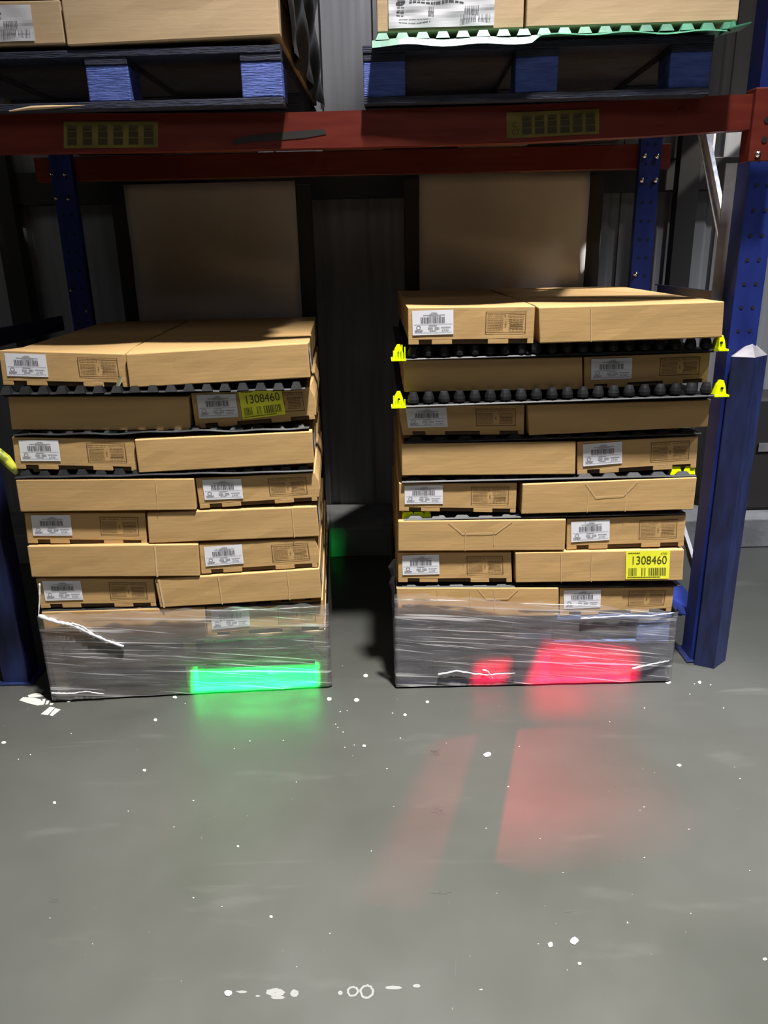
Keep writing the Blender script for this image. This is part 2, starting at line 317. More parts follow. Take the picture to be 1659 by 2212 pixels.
ORD = ['topmost', 'second', 'third', 'fourth', 'fifth', 'sixth', 'seventh', 'eighth']
NOTCH = [(.085, .187), (.35, .635), (.80, .95)]
def carton(fr, s0, s1, d0, d1, zb, zt, front=None, face='none', label='', group=None, material='card', bulge=(0, 0), end_label=False, seed=0, topdip=0, flaps=(), press=None):
    """one telescoping fruit carton. front = ((s,z) TL, TR, BL, BR) of the face towards the aisle"""
    r = random.Random(seed*13+5); g = .0025
    if front is None: front = ((s0, zt), (s1, zt), (s0, zb), (s1, zb))
    TL, TR, BL, BR = front
    cx = (BL[0]+BR[0])/2; z0 = min(zb, BL[1], BR[1]); base = fr.w(cx, d0, z0)
    root = empty('carton', base, fr.a); tag(root, label, 'carton', group)
    def co(s, d, z): return Vector((s-cx, d-d0, z-z0))
    nx, ny, nz = 8, 6, 3
    lift = .0
    def P(i, j, k, inset=0, ztop=1.0, zlow=0.0):
        u, t, v = i/nx, j/ny, zlow+(ztop-zlow)*k/nz
        fx = (BL[0]*(1-v)+TL[0]*v)*(1-u)+(BR[0]*(1-v)+TR[0]*v)*u
        fz = (BL[1]*(1-u)+BR[1]*u)*(1-v)+(TL[1]*(1-u)+TR[1]*u)*v
        w_ = min(1, t*3)
        bx = s0*(1-u)+s1*u; bz = zb*(1-v)+zt*v
        x = fx*(1-w_)+bx*w_; z = fz*(1-w_)+bz*w_; d = d0+(d1-d0)*t
        x += (bulge[1]*(u == 1)-bulge[0]*(u == 0))*4*v*(1-v)
        if k == nz: z -= topdip*math.sin(math.pi*u)*math.sin(math.pi*min(1, t))*1.0
        if inset:
            x += inset*(1-2*u); d += inset*(1-2*t)
        return co(x, d, z)
    def shell(ins, zlow, ztop, jit=.0006):
        m = MB(); idx = {}
        def vi(i, j, k):
            if (i, j, k) not in idx:
                p = P(i, j, k, ins, ztop, zlow)
                if 0 < i < nx or 0 < k < nz: p = p+Vector((0, r.uniform(-jit, jit), r.uniform(-jit, jit)*.6))
                idx[(i, j, k)] = len(m.v); m.v.append(tuple(p))
            return idx[(i, j, k)]
        for i in range(nx):
            for j in range(ny):
                m.f.append((vi(i, j, nz), vi(i+1, j, nz), vi(i+1, j+1, nz), vi(i, j+1, nz))); m.f.append((vi(i, j, 0), vi(i, j+1, 0), vi(i+1, j+1, 0), vi(i+1, j, 0)))
        for i in range(nx):
            for k in range(nz):
                m.f.append((vi(i, 0, k), vi(i+1, 0, k), vi(i+1, 0, k+1), vi(i, 0, k+1))); m.f.append((vi(i+1, ny, k), vi(i, ny, k), vi(i, ny, k+1), vi(i+1, ny, k+1)))
        for j in range(ny):
            for k in range(nz):
                m.f.append((vi(0, j+1, k), vi(0, j, k), vi(0, j, k+1), vi(0, j+1, k+1))); m.f.append((vi(nx, j, k), vi(nx, j+1, k), vi(nx, j+1, k+1), vi(nx, j, k+1)))
        return m
    def mp(u, v, off=0.0):
        x = (BL[0]*(1-v)+TL[0]*v)*(1-u)+(BR[0]*(1-v)+TR[0]*v)*u; z = (BL[1]*(1-u)+BR[1]*u)*(1-v)+(TL[1]*(1-u)+TR[1]*u)*v
        return co(x, d0-.0022-off, z)
    low = .13 if face == 'short' else 0.0
    m = shell(0, low, 1.0)
    if face == 'short':
        us = [0]+[x for n in NOTCH for x in n]+[1]
        for a, b_ in zip(us[::2], us[1::2]):
            p = lambda u, v, y: mp(u, v, 0)+Vector((0, y+.0022, 0))
            m.hexa([p(a, 0, 0), p(b_, 0, 0), p(b_, 0, .004), p(a, 0, .004), p(a, low+.02, 0), p(b_, low+.02, 0), p(b_, low+.02, .004), p(a, low+.02, .004)])
    m.build('cover', M[material], root, bevel=.0035)
    if face == 'short':
        shell(.007, .0, .5, 0).build('inner_tray', M['card_in'], root)
        j = r.uniform(-.012, .012)
        white_label(submap(mp, .045+j, .27, .37+j, .93, r.uniform(-.03, .03)), root, seed)
        j = r.uniform(-.01, .01)
        notice(submap(mp, .61+j, .30, .93+j, .87, r.uniform(-.015, .015), -.0008), root)
    if end_label:
        x1 = max(TR[0], BR[0], s1)
        f = lambda u, v, off=0.0: co(TR[0]*v+BR[0]*(1-v) + (s1-BR[0])*min(1, 3*(.03+.13*u)/(d1-d0)) + .0035+off, d0+.03+.13*u, zb+(zt-zb)*(.25+.65*v))
        white_label(f, root, seed)
    for (u, v0, v1, wd) in flaps:
        q = MB(); q.quad(mp(u, v0), mp(u+wd, v0), mp(u+wd, v1), mp(u, v1)); q.build('crease', M['card_edge'], root)
    if press:
        u0, u1, vd = press; q = MB(); n = 10; pts = [(u0, 1.0), (u0+(u1-u0)*.22, 1-vd), (u0+(u1-u0)*.75, 1-vd*.95), (u1, 1.0)]
        for (a, b_), (c_, d_) in zip(pts, pts[1:]):
            q.quad(mp(a, b_-.03), mp(c_, d_-.03), mp(c_, d_), mp(a, b_))
        q.build('crease', M['card_edge'], root)
    root['zt'] = zt
    del root['zt']
    return root, mp

# ------------------------------------------------------------------ the room
m = MB(); n = 1; m.box(-5, 6, -4, 4.3, -.1, 0); struct(m.build('floor', M['floor']))
m = MB(); x = -5.0
while x < 6:           # vertical ribs
    m.box(x, x+.19, 4.23, 4.3, .0, 5.0); m.hexa([(x+.19, 4.23, 0), (x+.21, 4.245, 0), (x+.21, 4.3, 0), (x+.19, 4.3, 0), (x+.19, 4.23, 5), (x+.21, 4.245, 5), (x+.21, 4.3, 5), (x+.19, 4.3, 5)])
    m.box(x+.21, x+.25, 4.245, 4.3, 0, 5.0); x += .25
struct(m.build('wall_back', M['wall']))
m = MB(); m.box(-5, 6, 3.82, 4.23, 0, .165); struct(m.build('trim_1', M['concrete'], bevel=.008))
m = MB(); m.box(-5, 6, 4.14, 4.23, 1.80, 1.95); struct(m.build('trim_2', M['blacksteel'], bevel=.004))

# ------------------------------------------------------------------ the two low stacks
Lq = [  # left/right cartons of each layer: pixel corners TL TR BL BR of the face towards the aisle
 ('short', (-3, 757), (269, 765), (7, 832), (279, 837)), ('long', (271, 765), (664, 741), (280, 838), (671, 816)),
 ('long', (16, 856), (407, 856), (25, 928), (412, 931)), ('short', (412, 849), (669, 836), (423, 927), (681, 906)),
 ('short', (26, 944), (289, 950), (34, 1013), (297, 1018)), ('long', (290, 950), (674, 932), (300, 1022), (679, 1001)),
 ('long', (33, 1036), (419, 1034), (44, 1106), (424, 1102)), ('short', (422, 1033), (679, 1021), (432, 1099), (686, 1082)),
 ('short', (52, 1108), (313, 1108), (60, 1174), (318, 1176)), ('long', (317, 1109), (684, 1094), (322, 1174), (690, 1159)),
 ('long', (58, 1180), (428, 1176), (68, 1247), (432, 1245)), ('short', (430, 1176), (680, 1164), (435, 1240), (687, 1225)),
 ('short', (77, 1249), (331, 1251), (88, 1314), (338, 1310)), ('long', (334, 1252), (690, 1228), (346, 1313), (695, 1292)),
 ('long', (89, 1322), (443, 1312), (100, 1386), (445, 1377)), ('short', (446, 1312), (697, 1296), (448, 1377), (702, 1358))]
Rq = [
 ('short', (881, 665), (1156, 662), (882, 745), (1152, 742)), ('long', (1163, 664), (1565, 651), (1166, 742), (1560, 729)),
 ('long', (871, 778), (1258, 771), (873, 847), (1259, 841)), ('short', (1262, 771), (1535, 761), (1262, 841), (1529, 826)),
 ('short', (862, 877), (1133, 874), (870, 940), (1132, 939)), ('long', (1139, 874), (1535, 864), (1143, 941), (1529, 922)),
 ('long', (867, 958), (1244, 954), (868, 1028), (1243, 1025)), ('short', (1247, 954), (1508, 942), (1247, 1026), (1504, 1011)),
 ('short', (862, 1044), (1117, 1043), (862, 1104), (1114, 1108)), ('long', (1129, 1046), (1506, 1031), (1126, 1111), (1498, 1101)),
 ('long', (860, 1126), (1223, 1122), (860, 1191), (1220, 1189)), ('short', (1225, 1121), (1482, 1112), (1224, 1188), (1477, 1180)),
 ('short', (860, 1194), (1104, 1193), (860, 1258), (1106, 1258)), ('long', (1113, 1194), (1478, 1187), (1114, 1259), (1475, 1254)),
 ('long', (856, 1270), (1207, 1270), (861, 1335), (1207, 1331)), ('short', (1209, 1270), (1457, 1268), (1209, 1331), (1450, 1321))]
FLAPS = {('L', 3, 0): [(.78, .03, .97, .004)], ('L', 4, 1): [(.85, .0, 1, .004)], ('L', 5, 0): [(.74, 0, 1, .010)], ('L', 6, 1): [(.38, 0, 1, .006), (.80, 0, 1, .004), (.02, 0, 1, .012)],
         ('R', 0, 1): [(.28, 0, 1, .003)], ('R', 4, 1): [(.38, 0, .7, .003), (.60, 0, .7, .003)], ('R', 5, 0): [(.40, 0, .7, .003), (.57, .2, .7, .003)],
         ('R', 6, 1): [(.27, 0, 1, .003), (.45, 0, 1, .003)], ('R', 7, 0): [(.25, .6, 1, .003), (.45, .3, 1, .003), (.60, .3, 1, .004)]}
PRESS = {('R', 4, 1): (.36, .66, .48), ('R', 5, 0): (.30, .68, .40), ('R', 7, 0): (.50, .75, .35)}
BUL = {('L', 1, 1): .012, ('L', 3, 1): .014, ('L', 5, 1): .010}
tops = {'L': [], 'R': []}
def lower_stack(key, fr, data, who):
    zprev = None
    for k in range(8):
        a, b_ = data[2*k], data[2*k+1]
        qa = [fr.sz(*p) for p in a[1:]]; qb = [fr.sz(*p) for p in b_[1:]]
        zt = sum(q[1] for q in (qa[0], qa[1], qb[0], qb[1]))/4; zb = sum(q[1] for q in (qa[2], qa[3], qb[2], qb[3]))/4
        tops[key].append((zt, zb, (qa, qb)))
    for k in range(8):
        a, b_ = data[2*k], data[2*k+1]; zt, zb, (qa, qb) = tops[key][k]
        zb = max(zb, tops[key][k+1][0]+.002) if k < 7 else zb
        mid = (qa[1][0]+qb[0][0]+qa[3][0]+qb[2][0])/4; sl = (qa[0][0]+qa[2][0])/2; sr = (qb[1][0]+qb[3][0])/2
        jd = ([-.014, .012, -.008, -.010, -.004, -.012, -.008, -.003] if key == 'L' else [-.050, .008, .006, .004, -.004, -.006, -.006, -.004])[k]
        for side, (kind, *_), q, x0, x1 in ((0, a, qa, sl, mid-.003), (1, b_, qb, mid+.003, sr)):
            n_, dep = (2, .598) if kind == 'short' else (3, .398)
            dj = jd+(.007 if kind == 'short' else -.006)
            if jd:       # keep the drawn outline when the face moves along the view ray
                def shift(p, px):
                    d = ray(*px); o_ = fr.O+fr.n*dj; t = (o_-cC).dot(fr.n)/d.dot(fr.n); w_ = cC+d*t-o_; return (w_.dot(fr.e), w_.z)
                q = [shift(p, px) for p, px in zip(q, (a if side == 0 else b_)[1:])]
            for j in range(n_):
                d0 = (dj if j == 0 else dj+j*(dep+.003)); d1 = d0+dep
                colname = 'left' if side == 0 else 'right'
                if j == 0:
                    desc = {('L', 1, 1): 'carton with a white label and a yellow 1308460 label, second layer of the left stack',
                            ('R', 6, 1): 'plain carton with yellow 1308460 label at its right end, just above the right wrap',
                            ('L', 0, 0): 'topmost labelled carton of the left stack, with a torn flap at its lower right corner',
                            ('R', 4, 1): 'long carton with a dented handle patch mid-face, fifth layer of the right stack',
                            ('R', 5, 0): 'long carton with a curved crease under its top edge, right stack'}.get((key, k, side))
                    if not desc:
                        desc = ('short-fronted brown carton with a white barcode label, %s layer of the %s stack' if kind == 'short' else 'long plain-fronted brown carton without a label, %s layer of the %s stack') % (ORD[k], who)
                    grp = 'cartons facing the aisle in the %s stack' % who
                    c_, mp = carton(fr, x0, x1, d0, d1, zb, zt, q, kind, desc, grp, bulge=((0, BUL.get((key, k, side), 0)) if side else (0, 0)),
                                    end_label=(key == 'L' and side == 1 and kind == 'long') , seed=k*4+side+(50 if key == 'R' else 0), flaps=FLAPS.get((key, k, side), ()), press=PRESS.get((key, k, side)), topdip=.006 if k == 0 else 0)
                    if (key, k, side) == ('L', 1, 1): yellow_label(submap(mp, .40, .20, .76, 1.02, .04, .0012), c_)
                    if (key, k, side) == ('R', 6, 1): yellow_label(submap(mp, .655, .08, .915, .99, 0, .0012), c_)
                    if (key, k, side) == ('L', 0, 0):
                        f = MB(); P = lambda u, v, o: mp(u, v, o)
                        f.poly([P(.90, -.01, .012), P(.925, .01, .014), P(.965, .22, .02), P(.975, .36, .022), P(.955, .36, .022), P(.92, .2, .018)]); f.poly([P(.90, -.01, .010), P(.925, .01, .012), P(.965, .22, .018), P(.975, .36, .020), P(.955, .36, .020), P(.92, .2, .016)])
                        f.build('torn_flap', M['yel_pale'], c_)
                else:
                    desc = '%s carton from the aisle, %s row, %s layer of the %s stack' % (['', 'second', 'third'][j], colname, ORD[k], who)
                    rr = random.Random(k*7+j+side*3); dx = rr.uniform(-.004, .004)
                    m_ = MB(); x0_, x1_ = x0+dx+.002, x1+dx-.002; N_ = 5
                    cx = (x0_+x1_)/2
                    h = zt-zb
                    m_.box(x0_-cx, x1_-cx, 0, dep-.004, .012, h); m_.box(x0_-cx+.005, x1_-cx-.005, .005, dep-.01, 0, .02)
                    o = m_.build('carton', M['card'], None, bevel=.004, loc=fr.w(cx, d0, zb), rz=fr.a+rr.uniform(-.004, .004)); tag(o, desc, 'carton', 'cartons behind the front ones in the %s stack' % who)

lower_stack('L', FL, Lq, 'left'); lower_stack('R', FR, Rq, 'right')

# freezer spacers (black plastic, moulded fins or cups along the edge)
def spacer(fr, pxl, pxr, thick, kind, label, n=19, colour='plastic', corners=(), u0=0., u1=1., depth=1.18, proud=.002, wave=.0, tipcol='neon', front_only=False, lay=0):
    a = fr.sz(*pxl); b_ = fr.sz(*pxr); base = fr.w((a[0]+b_[0])/2, -proud, min(a[1], b_[1])); root = empty('plastic_spacer', base, fr.a); tag(root, label, 'plastic spacer', 'plastic spacers between the carton layers')
    cx = (a[0]+b_[0])/2; z0 = min(a[1], b_[1]); wd = (b_[0]-a[0]); r = random.Random(int(pxl[1]))
    def zl(u): return a[1]+(b_[1]-a[1])*u-z0
    T = tops['L' if fr is FL else 'R']; zr = T[lay+1][0]-z0; gap = max(T[lay][1]-T[lay+1][0], .004)
    if front_only: depth = .06
    m = MB(); K = 40; pv = None
    for k in range(K+1):      # thin sheet with a rolled front lip
        u = k/K; x = -wd/2+wd*u; z = zl(u)+wave*math.sin(u*23)*math.cos(u*9)
        row = [(x, -.004, z-.001), (x, 0, z+.003), (x, proud, z+.002), (x, proud+.02, zr+.0025 if not front_only else z), (x, depth, zr+.0025 if not front_only else z)]
        if pv:
            for p0, p1, q0, q1 in zip(pv, pv[1:], row, row[1:]): m.quad(p0, p1, q1, q0)
            for p0, p1, q0, q1 in zip(pv, pv[1:], row, row[1:]): m.quad(*[(q[0], q[1], q[2]-.002) for q in (p0, q0, q1, p1)])
            m.quad(pv[0], row[0], (row[0][0], row[0][1], row[0][2]-.002), (pv[0][0], pv[0][1], pv[0][2]-.002))
        pv = row
    rows = [min(.03, proud-.004) if proud > .02 else .026] if front_only else [proud*.45, .30, .6, .9, 1.14]
    for d in rows:
        for k in range(n):
            u = u0+(u1-u0)*(k+.5)/n; x = -wd/2+wd*u; z = (zl(u) if d < .1 else zr)+.001; t = (thick if d < .1 else max(gap-.004, .002))*(1 if kind == 'cup' else r.uniform(.8, 1.0))
            if kind == 'cup':
                rb = wd/n*.36
                prof = [(rb*.55, 0), (rb*1.0, t*.22), (rb*1.0, t*.45), (rb*.82, t*.75), (rb*.62, t*.97), (rb*.0, t)]
                S = 12; bs = len(m.v)
                for (rr, hh) in prof:
                    for j in range(S): m.v.append((x+rr*math.cos(2*math.pi*j/S), d+rr*math.sin(2*math.pi*j/S), z+hh))
                for q in range(len(prof)-1):
                    for j in range(S): m.f.append((bs+q*S+j, bs+q*S+(j+1) % S, bs+(q+1)*S+(j+1) % S, bs+(q+1)*S+j))
            elif kind == 'peg':
                rb = wd/n*.17; m.hexa([(x-rb, d-rb, z), (x+rb, d-rb, z), (x+rb, d+rb, z), (x-rb, d+rb, z), (x-rb*.6, d-rb*.6, z+t), (x+rb*.6, d-rb*.6, z+t), (x+rb*.6, d+rb*.6, z+t), (x-rb*.6, d+rb*.6, z+t)])
            else:
                rb = wd/n*.32*(u1-u0); q = .55; m.hexa([(x-rb, d-.022, z), (x+rb, d-.022, z), (x+rb, d+.02, z), (x-rb, d+.02, z), (x-rb*q, d-.012, z+t), (x+rb*q, d-.012, z+t), (x+rb*q, d+.012, z+t), (x-rb*q, d+.012, z+t)])
    m.build('moulded_sheet', M[colour], root, smooth=False)
    for side in corners:
        s = -1 if side == 'l' else 1; x = s*wd/2; z = zl(0 if s < 0 else 1); c_ = MB(); t = thick
        c_.hexa([(x-.026*1, -.008, z-.004), (x+.022, -.008, z-.004), (x+.022, .05, z-.004), (x-.026, .05, z-.004), (x-.026, -.008, z+.002), (x+.022, -.008, z+.002), (x+.022, .05, z+.002), (x-.026, .05, z+.002)] )
        pts = [(-.022, 0), (-.014, t*.8), (-.006, t*1.12), (.004, t*1.12), (.011, t*.7), (.017, 0)]
        for (p0, h0), (p1, h1) in zip(pts, pts[1:]):
            c_.hexa([(x+p0, .0, z), (x+p1, .0, z), (x+p1, .04, z), (x+p0, .04, z), (x+p0, .004, z+max(h0, .001)), (x+p1, .004, z+max(h1, .001)), (x+p1, .03, z+max(h1, .001)), (x+p0, .03, z+max(h0, .001))])
        if s < 0:
            for k in range(5): c_.box(x-.02+k*.009, x-.016+k*.009, -.006, -.001, z, z+t*r.uniform(.5, 1.2))
        cn = c_.build('corner_tab', M[tipcol], root); tag(cn, 'neon yellow corner tab', None)
        q = MB(); q.tube([(x-.001, -.0015, z+t*.55), (x-.001, .002, z+t*.55)], .0045, 10); q.build('tab_hole', M['black'], cn)
    return root
spacer(FR, (862, 774), (1549, 753), .040, 'cup', 'black spacer with round cups and yellow corner tabs under the top right cartons', 20, corners='lr', u0=.02, u1=.98, proud=.03, lay=0)
spacer(FR, (862, 874), (1549, 850), .042, 'cup', 'black spacer with round cups and yellow corner tabs, third carton layer below it', 20, corners='lr', u0=.02, u1=.98, proud=.035, lay=1)
spacer(FR, (872, 955), (1514, 936), .012, 'fin', 'flat black plastic spacer under the third layer of the right stack', 12, front_only=True, lay=2)
sp_ = spacer(FR, (868, 1041), (1503, 1027), .012, 'fin', 'dark spacer with two yellow bumps at its right end, fourth gap of the right stack', 12, front_only=True, lay=3)
def bumps(fr, root, pts, h, colour='neon'):
    m = MB(); inv = Matrix.Translation(root.location) @ Matrix.Rotation(fr.a, 4, 'Z'); inv = inv.inverted()
    for (px, py, wpx) in pts:
        s, z = fr.sz(px, py); wd = wpx/620/2
        ring = []
        for k in range(9):
            a = math.pi*k/8; ring.append((-wd*math.cos(a)*(1 if True else 1), h*min(1, 1.4*math.sin(a))))
        for (x0, h0), (x1, h1) in zip(ring, ring[1:]):
            m.quad(*[inv @ fr.w(s+x0, d, z+hh) for x0, d, hh in ((x0, .012, 0), (x1, .012, 0), (x1, .016, h1), (x0, .016, h0))])
            m.quad(*[inv @ fr.w(s+x0, d, z+hh) for x0, d, hh in ((x0, .016, h0), (x1, .016, h1), (x1, .05, h1), (x0, .05, h0))])
    q = m.build('cup_bump', M[colour], root); tag(q, 'neon yellow cup bumps', None)
bumps(FR, sp_, [(1463, 1029, 24), (1492, 1028, 26)], .03)
sp_ = spacer(FR, (872, 1122), (1480, 1108), .010, 'fin', 'dark spacer with two yellow bumps at its left end, above the creased carton', 12, front_only=True, lay=4)
bumps(FR, sp_, [(882, 1123, 26), (905, 1123, 26), (924, 1122, 16)], .024)
spacer(FR, (858, 1268), (1470, 1264), .008, 'fin', 'flat black spacer resting on the wrapped carton layer of the right stack', 12, front_only=True, lay=6)
spacer(FL, (2, 850), (660, 838), .024, 'fin', 'black spacer with trapezoid fins and a wavy lip under the topmost left cartons', 17, wave=.003, proud=.022, lay=0)
spacer(FL, (30, 940), (668, 925), .012, 'fin', 'crumpled black spacer under the yellow-labelled carton of the left stack', 14, wave=.004, proud=.004, front_only=True, lay=1)
spacer(FL, (36, 1030), (676, 1015), .022, 'fin', 'black spacer with fins above the fourth carton layer of the left stack', 16, wave=.002, proud=.012, front_only=True, lay=2)
spacer(FL, (92, 1319), (692, 1302), .006, 'fin', 'thin black spacer lying on top of the wrapped cartons of the left stack', 12, wave=.003, front_only=True, lay=6)

# ------------------------------------------------------------------ pallets
def pallet(fr, s0, s1, z0, z1, d0=0.0, dep=1.2, kind='block', material='bluewood', label='', group='wooden pallets', blocks=None, bottom=None, deckmat=None):
    root = empty('wooden_pallet', fr.w((s0+s1)/2, d0, z0), fr.a); tag(root, label, 'pallet', group); W = s1-s0; h = z1-z0; t = min(.020, h*.17)
    mt = M[material]; dk = M[deckmat] if deckmat else mt
    for j in range(7):
        bw_ = dep/7-.002 if deckmat == 'bluewood_shade' else .098; y0 = j*(dep-bw_)/6; m = MB(); m.box(-W/2, W/2, y0, y0+bw_, h-t, h); m.build('deck_board', dk, root, bevel=.002)
    xs = blocks or [-W/2, -.06, W/2-.12]; bw = .045 if kind == 'stringer' else .125
    if kind == 'stringer': xs = [-W/2, -bw/2, W/2-bw]
    for x in xs:
        x1 = min(x+bw, W/2)
        if kind == 'stringer':
            m = MB(); m.box(x, x1, 0.003, dep-.003, t, h-t); m.build('stringer', mt, root, bevel=.003)
        else:
            for y0 in (.004, dep/2-.06, dep-.124):
                m = MB(); m.box(x, x1, y0, y0+.12, t, h-2*t if h > .13 else h-t); m.build('block', mt if y0 < .1 else dk, root, bevel=.004)
            if h > .13:
                m = MB(); m.box(x, x1, 0.002, dep-.002, h-2*t, h-t); m.build('stringer_board', dk, root, bevel=.002)
    for j in range(3):
        y0 = (0, dep/2-.05, dep-.1)[j]; m = MB(); m.box(-W/2, W/2, y0, y0+.1, 0, t); m.build('bottom_board', M[bottom] if bottom else mt, root, bevel=.002)
    return root
sL = [FL.sz(100, 1388), FL.sz(107, 1437), FL.sz(704, 1410)]; zL1 = min(tops['L'][7][1], tops['L'][7][2][1][3][1])-.003
zLm = (FL.sz(107, 1440)[1]+FL.sz(704, 1412)[1])/2
pallet(FL, 0.0, 1.0, 0.0, zLm-.001, 0, 1.2, 'stringer', 'wood', 'bare wooden pallet on the floor under the wrap of the left stack', 'pallets under the two floor stacks')
pallet(FL, 0.0, 1.0, zLm, zL1, .004, 1.19, 'stringer', 'wood', 'bare wooden pallet stacked on another under the left cartons', 'pallets under the two floor stacks', deckmat='wood')
zR1 = min(tops['R'][7][1], tops['R'][7][2][0][2][1], tops['R'][7][2][1][3][1])-.003; zRm = FR.sz(1100, 1403)[1]
pallet(FR, 0.0, 1.0, 0.0, zRm-.001, 0, 1.2, 'block', 'navywood', 'dark blue block pallet on the floor under the wrap of the right stack', 'pallets under the two floor stacks', bottom='bluewood')
pallet(FR, 0.0, 1.0, zRm, zR1, .004, 1.19, 'block', 'navywood', 'dark blue block pallet stacked on another under the right cartons', 'pallets under the two floor stacks')

# ------------------------------------------------------------------ stretch film round the stack feet
def wrap(fr, ztl, ztr, label, s0=-.012, s1=1.012, dep=1.225, rope=None, seed=1, wrinkles=()):
    root = empty('stretch_film', fr.w(.5, 0, 0), fr.a); tag(root, label, 'stretch film', 'stretch film around the pallet stacks')
    r = random.Random(seed); per = [(s0, dep), (s0, -.014), (s1, -.014), (s1, dep)]
    pts = []
    for (a, b_), (c_, d_) in zip(per, per[1:]):
        n = 120 if abs(c_-a) > .1 else 50
        for k in range(n): pts.append((a+(c_-a)*k/n, b_+(d_-b_)*k/n, 'f' if abs(c_-a) > .1 else 's'))
    pts.append((s1, dep, 's')); rows = 46; m = MB()
    ph = [r.uniform(0, 6.28) for _ in range(12)]
    for i, (s, d, w_) in enumerate(pts):
        u = min(max((s-s0)/(s1-s0), 0), 1); zt = ztl+(ztr-ztl)*u
        for k in range(rows+1):
            v = k/rows; z = .008+(zt-.008)*v
            off = .0005*math.sin(z*75+u*4+ph[0]+2*math.sin(u*5))+.0004*math.sin(z*160-u*9+ph[1])*math.sin(u*7+ph[2])+.0003*math.sin(z*260+u*15+ph[3])
            off += .0008*math.sin(u*40+z*20)
            if k == rows: z += .004*math.sin(u*31+ph[4])+.003*math.sin(u*77)
            o_ = min(off, .007)
            if w_ == 'f': m.v.append((s-.5, d-.008-o_, z))
            else: m.v.append((s-.5+(-1 if s < .5 else 1)*(.004+o_*.6), d, z))
    for i in range(len(pts)-1):
        for k in range(rows): a = i*(rows+1)+k; m.f.append((a, a+rows+1, a+rows+2, a+1))
    m.build('film_sheet', M['film'], root, smooth=True)
    for pl_ in rope or []:
        q = MB(); loc = []
        for (px, py, off) in pl_[0]:
            s, z = fr.sz(px, py); loc.append(Vector((s-.5, -.03-off, z)))
        P = []
        for a, b_ in zip(loc, loc[1:]):
            for k in range(8): P.append(a.lerp(b_, k/8)+Vector((0, r.uniform(-.001, .001), r.uniform(-.0012, .0012))))
        P.append(loc[-1]); rad = [pl_[1]*(1-.5*k/len(P))*r.uniform(.7, 1.2) for k in range(len(P))]
        q.tube(P, rad, 7); q.build('twisted_film_strand', M['filmrope'], root, smooth=True)
    for ln in wrinkles:
        loc = [Vector((fr.sz(x, y)[0]-.5, -.0165, fr.sz(x, y)[1])) for x, y in ln]; P = []
        for a, b_ in zip(loc, loc[1:]):
            for k in range(10): P.append(a.lerp(b_, k/10)+Vector((0, r.uniform(-.0006, .0006), r.uniform(-.0008, .0008))))
        P.append(loc[-1]); n_ = len(P); w_ = r.uniform(.0016, .0032); q = MB()
        q.tube(P, [max(.0003, w_*math.sin(math.pi*(k+.5)/n_)**.5*r.uniform(.4, 1.25)) for k in range(n_)], 5); q.build('film_wrinkle', M['filmrope'], root, smooth=True)
    return root
zwl = FL.sz(89, 1323)[1]; zwr = FL.sz(700, 1299)[1]
wrap(FL, zwl, zwr, 'clear stretch film round the foot of the left stack, twisted strand at its left', rope=[
    ([(90, 1322, 0), (130, 1335, 0), (165, 1343, 0), (200, 1360, 0), (235, 1375, 0), (272, 1388, 0)], .008),
    ([(160, 1338, 0), (185, 1345, 0), (225, 1375, 0)], .004), ([(88, 1258, -.02), (90, 1290, -.01), (90, 1322, 0)], .004),
    ([(118, 1488, 0), (160, 1489, 0), (190, 1484, 0), (230, 1490, 0)], .0035)], seed=2, wrinkles=[[(170, 1338), (260, 1336), (360, 1332)], [(150, 1366), (280, 1362)], [(245, 1372), (390, 1375), (430, 1371)], [(255, 1402), (440, 1414), (560, 1418), (695, 1392)], [(108, 1440), (230, 1434), (330, 1438)], [(200, 1455), (330, 1461), (460, 1470), (680, 1466)], [(150, 1462), (300, 1467), (440, 1474)], [(300, 1424), (440, 1428), (600, 1424)], [(330, 1410), (470, 1420)], [(395, 1342), (500, 1330)], [(430, 1380), (560, 1374), (695, 1372)], [(545, 1355), (690, 1346)], [(450, 1316), (600, 1311), (690, 1306)], [(110, 1452), (200, 1446), (270, 1450)], [(480, 1402), (600, 1396), (700, 1382)], [(115, 1470), (220, 1462)], [(340, 1432), (520, 1436)], [(660, 1385), (702, 1420)]])
zwl = FR.sz(856, 1275)[1]; zwr = FR.sz(1450, 1316)[1]
wrap(FR, zwl, zwr, 'clear stretch film round the foot of the right stack, torn open low on its front', rope=[
    ([(1250, 1328, 0), (1330, 1323, 0), (1400, 1322, 0), (1450, 1317, -.005)], .003),
    ([(945, 1448, 0), (985, 1440, 0), (1020, 1446, 0), (1050, 1449, 0), (1080, 1446, 0), (1110, 1445, 0)], .0035),
    ([(1040, 1437, 0), (1052, 1441, 0), (1062, 1456, 0)], .003), ([(1360, 1436, 0), (1400, 1426, 0), (1440, 1420, -.005)], .004)], seed=5, wrinkles=[[(1000, 1338), (1200, 1362), (1400, 1385)], [(1080, 1326), (1240, 1342), (1440, 1356)], [(1150, 1353), (1300, 1362), (1430, 1374)], [(945, 1384), (1100, 1398), (1370, 1412)], [(870, 1290), (1010, 1294)], [(880, 1300), (1010, 1318), (1120, 1332)], [(925, 1318), (1020, 1333)], [(1100, 1392), (1340, 1422)], [(1180, 1370), (1360, 1396)], [(1060, 1345), (1230, 1366), (1330, 1384)], [(865, 1334), (960, 1340), (1100, 1350)], [(1120, 1300), (1300, 1304)], [(1150, 1402), (1280, 1406), (1370, 1424)], [(870, 1420), (940, 1424), (1010, 1414)], [(1240, 1420), (1360, 1436)], [(870, 1445), (930, 1438)], [(1380, 1350), (1446, 1342)], [(1350, 1340), (1445, 1332)], [(880, 1462), (1040, 1460), (1140, 1456)]])

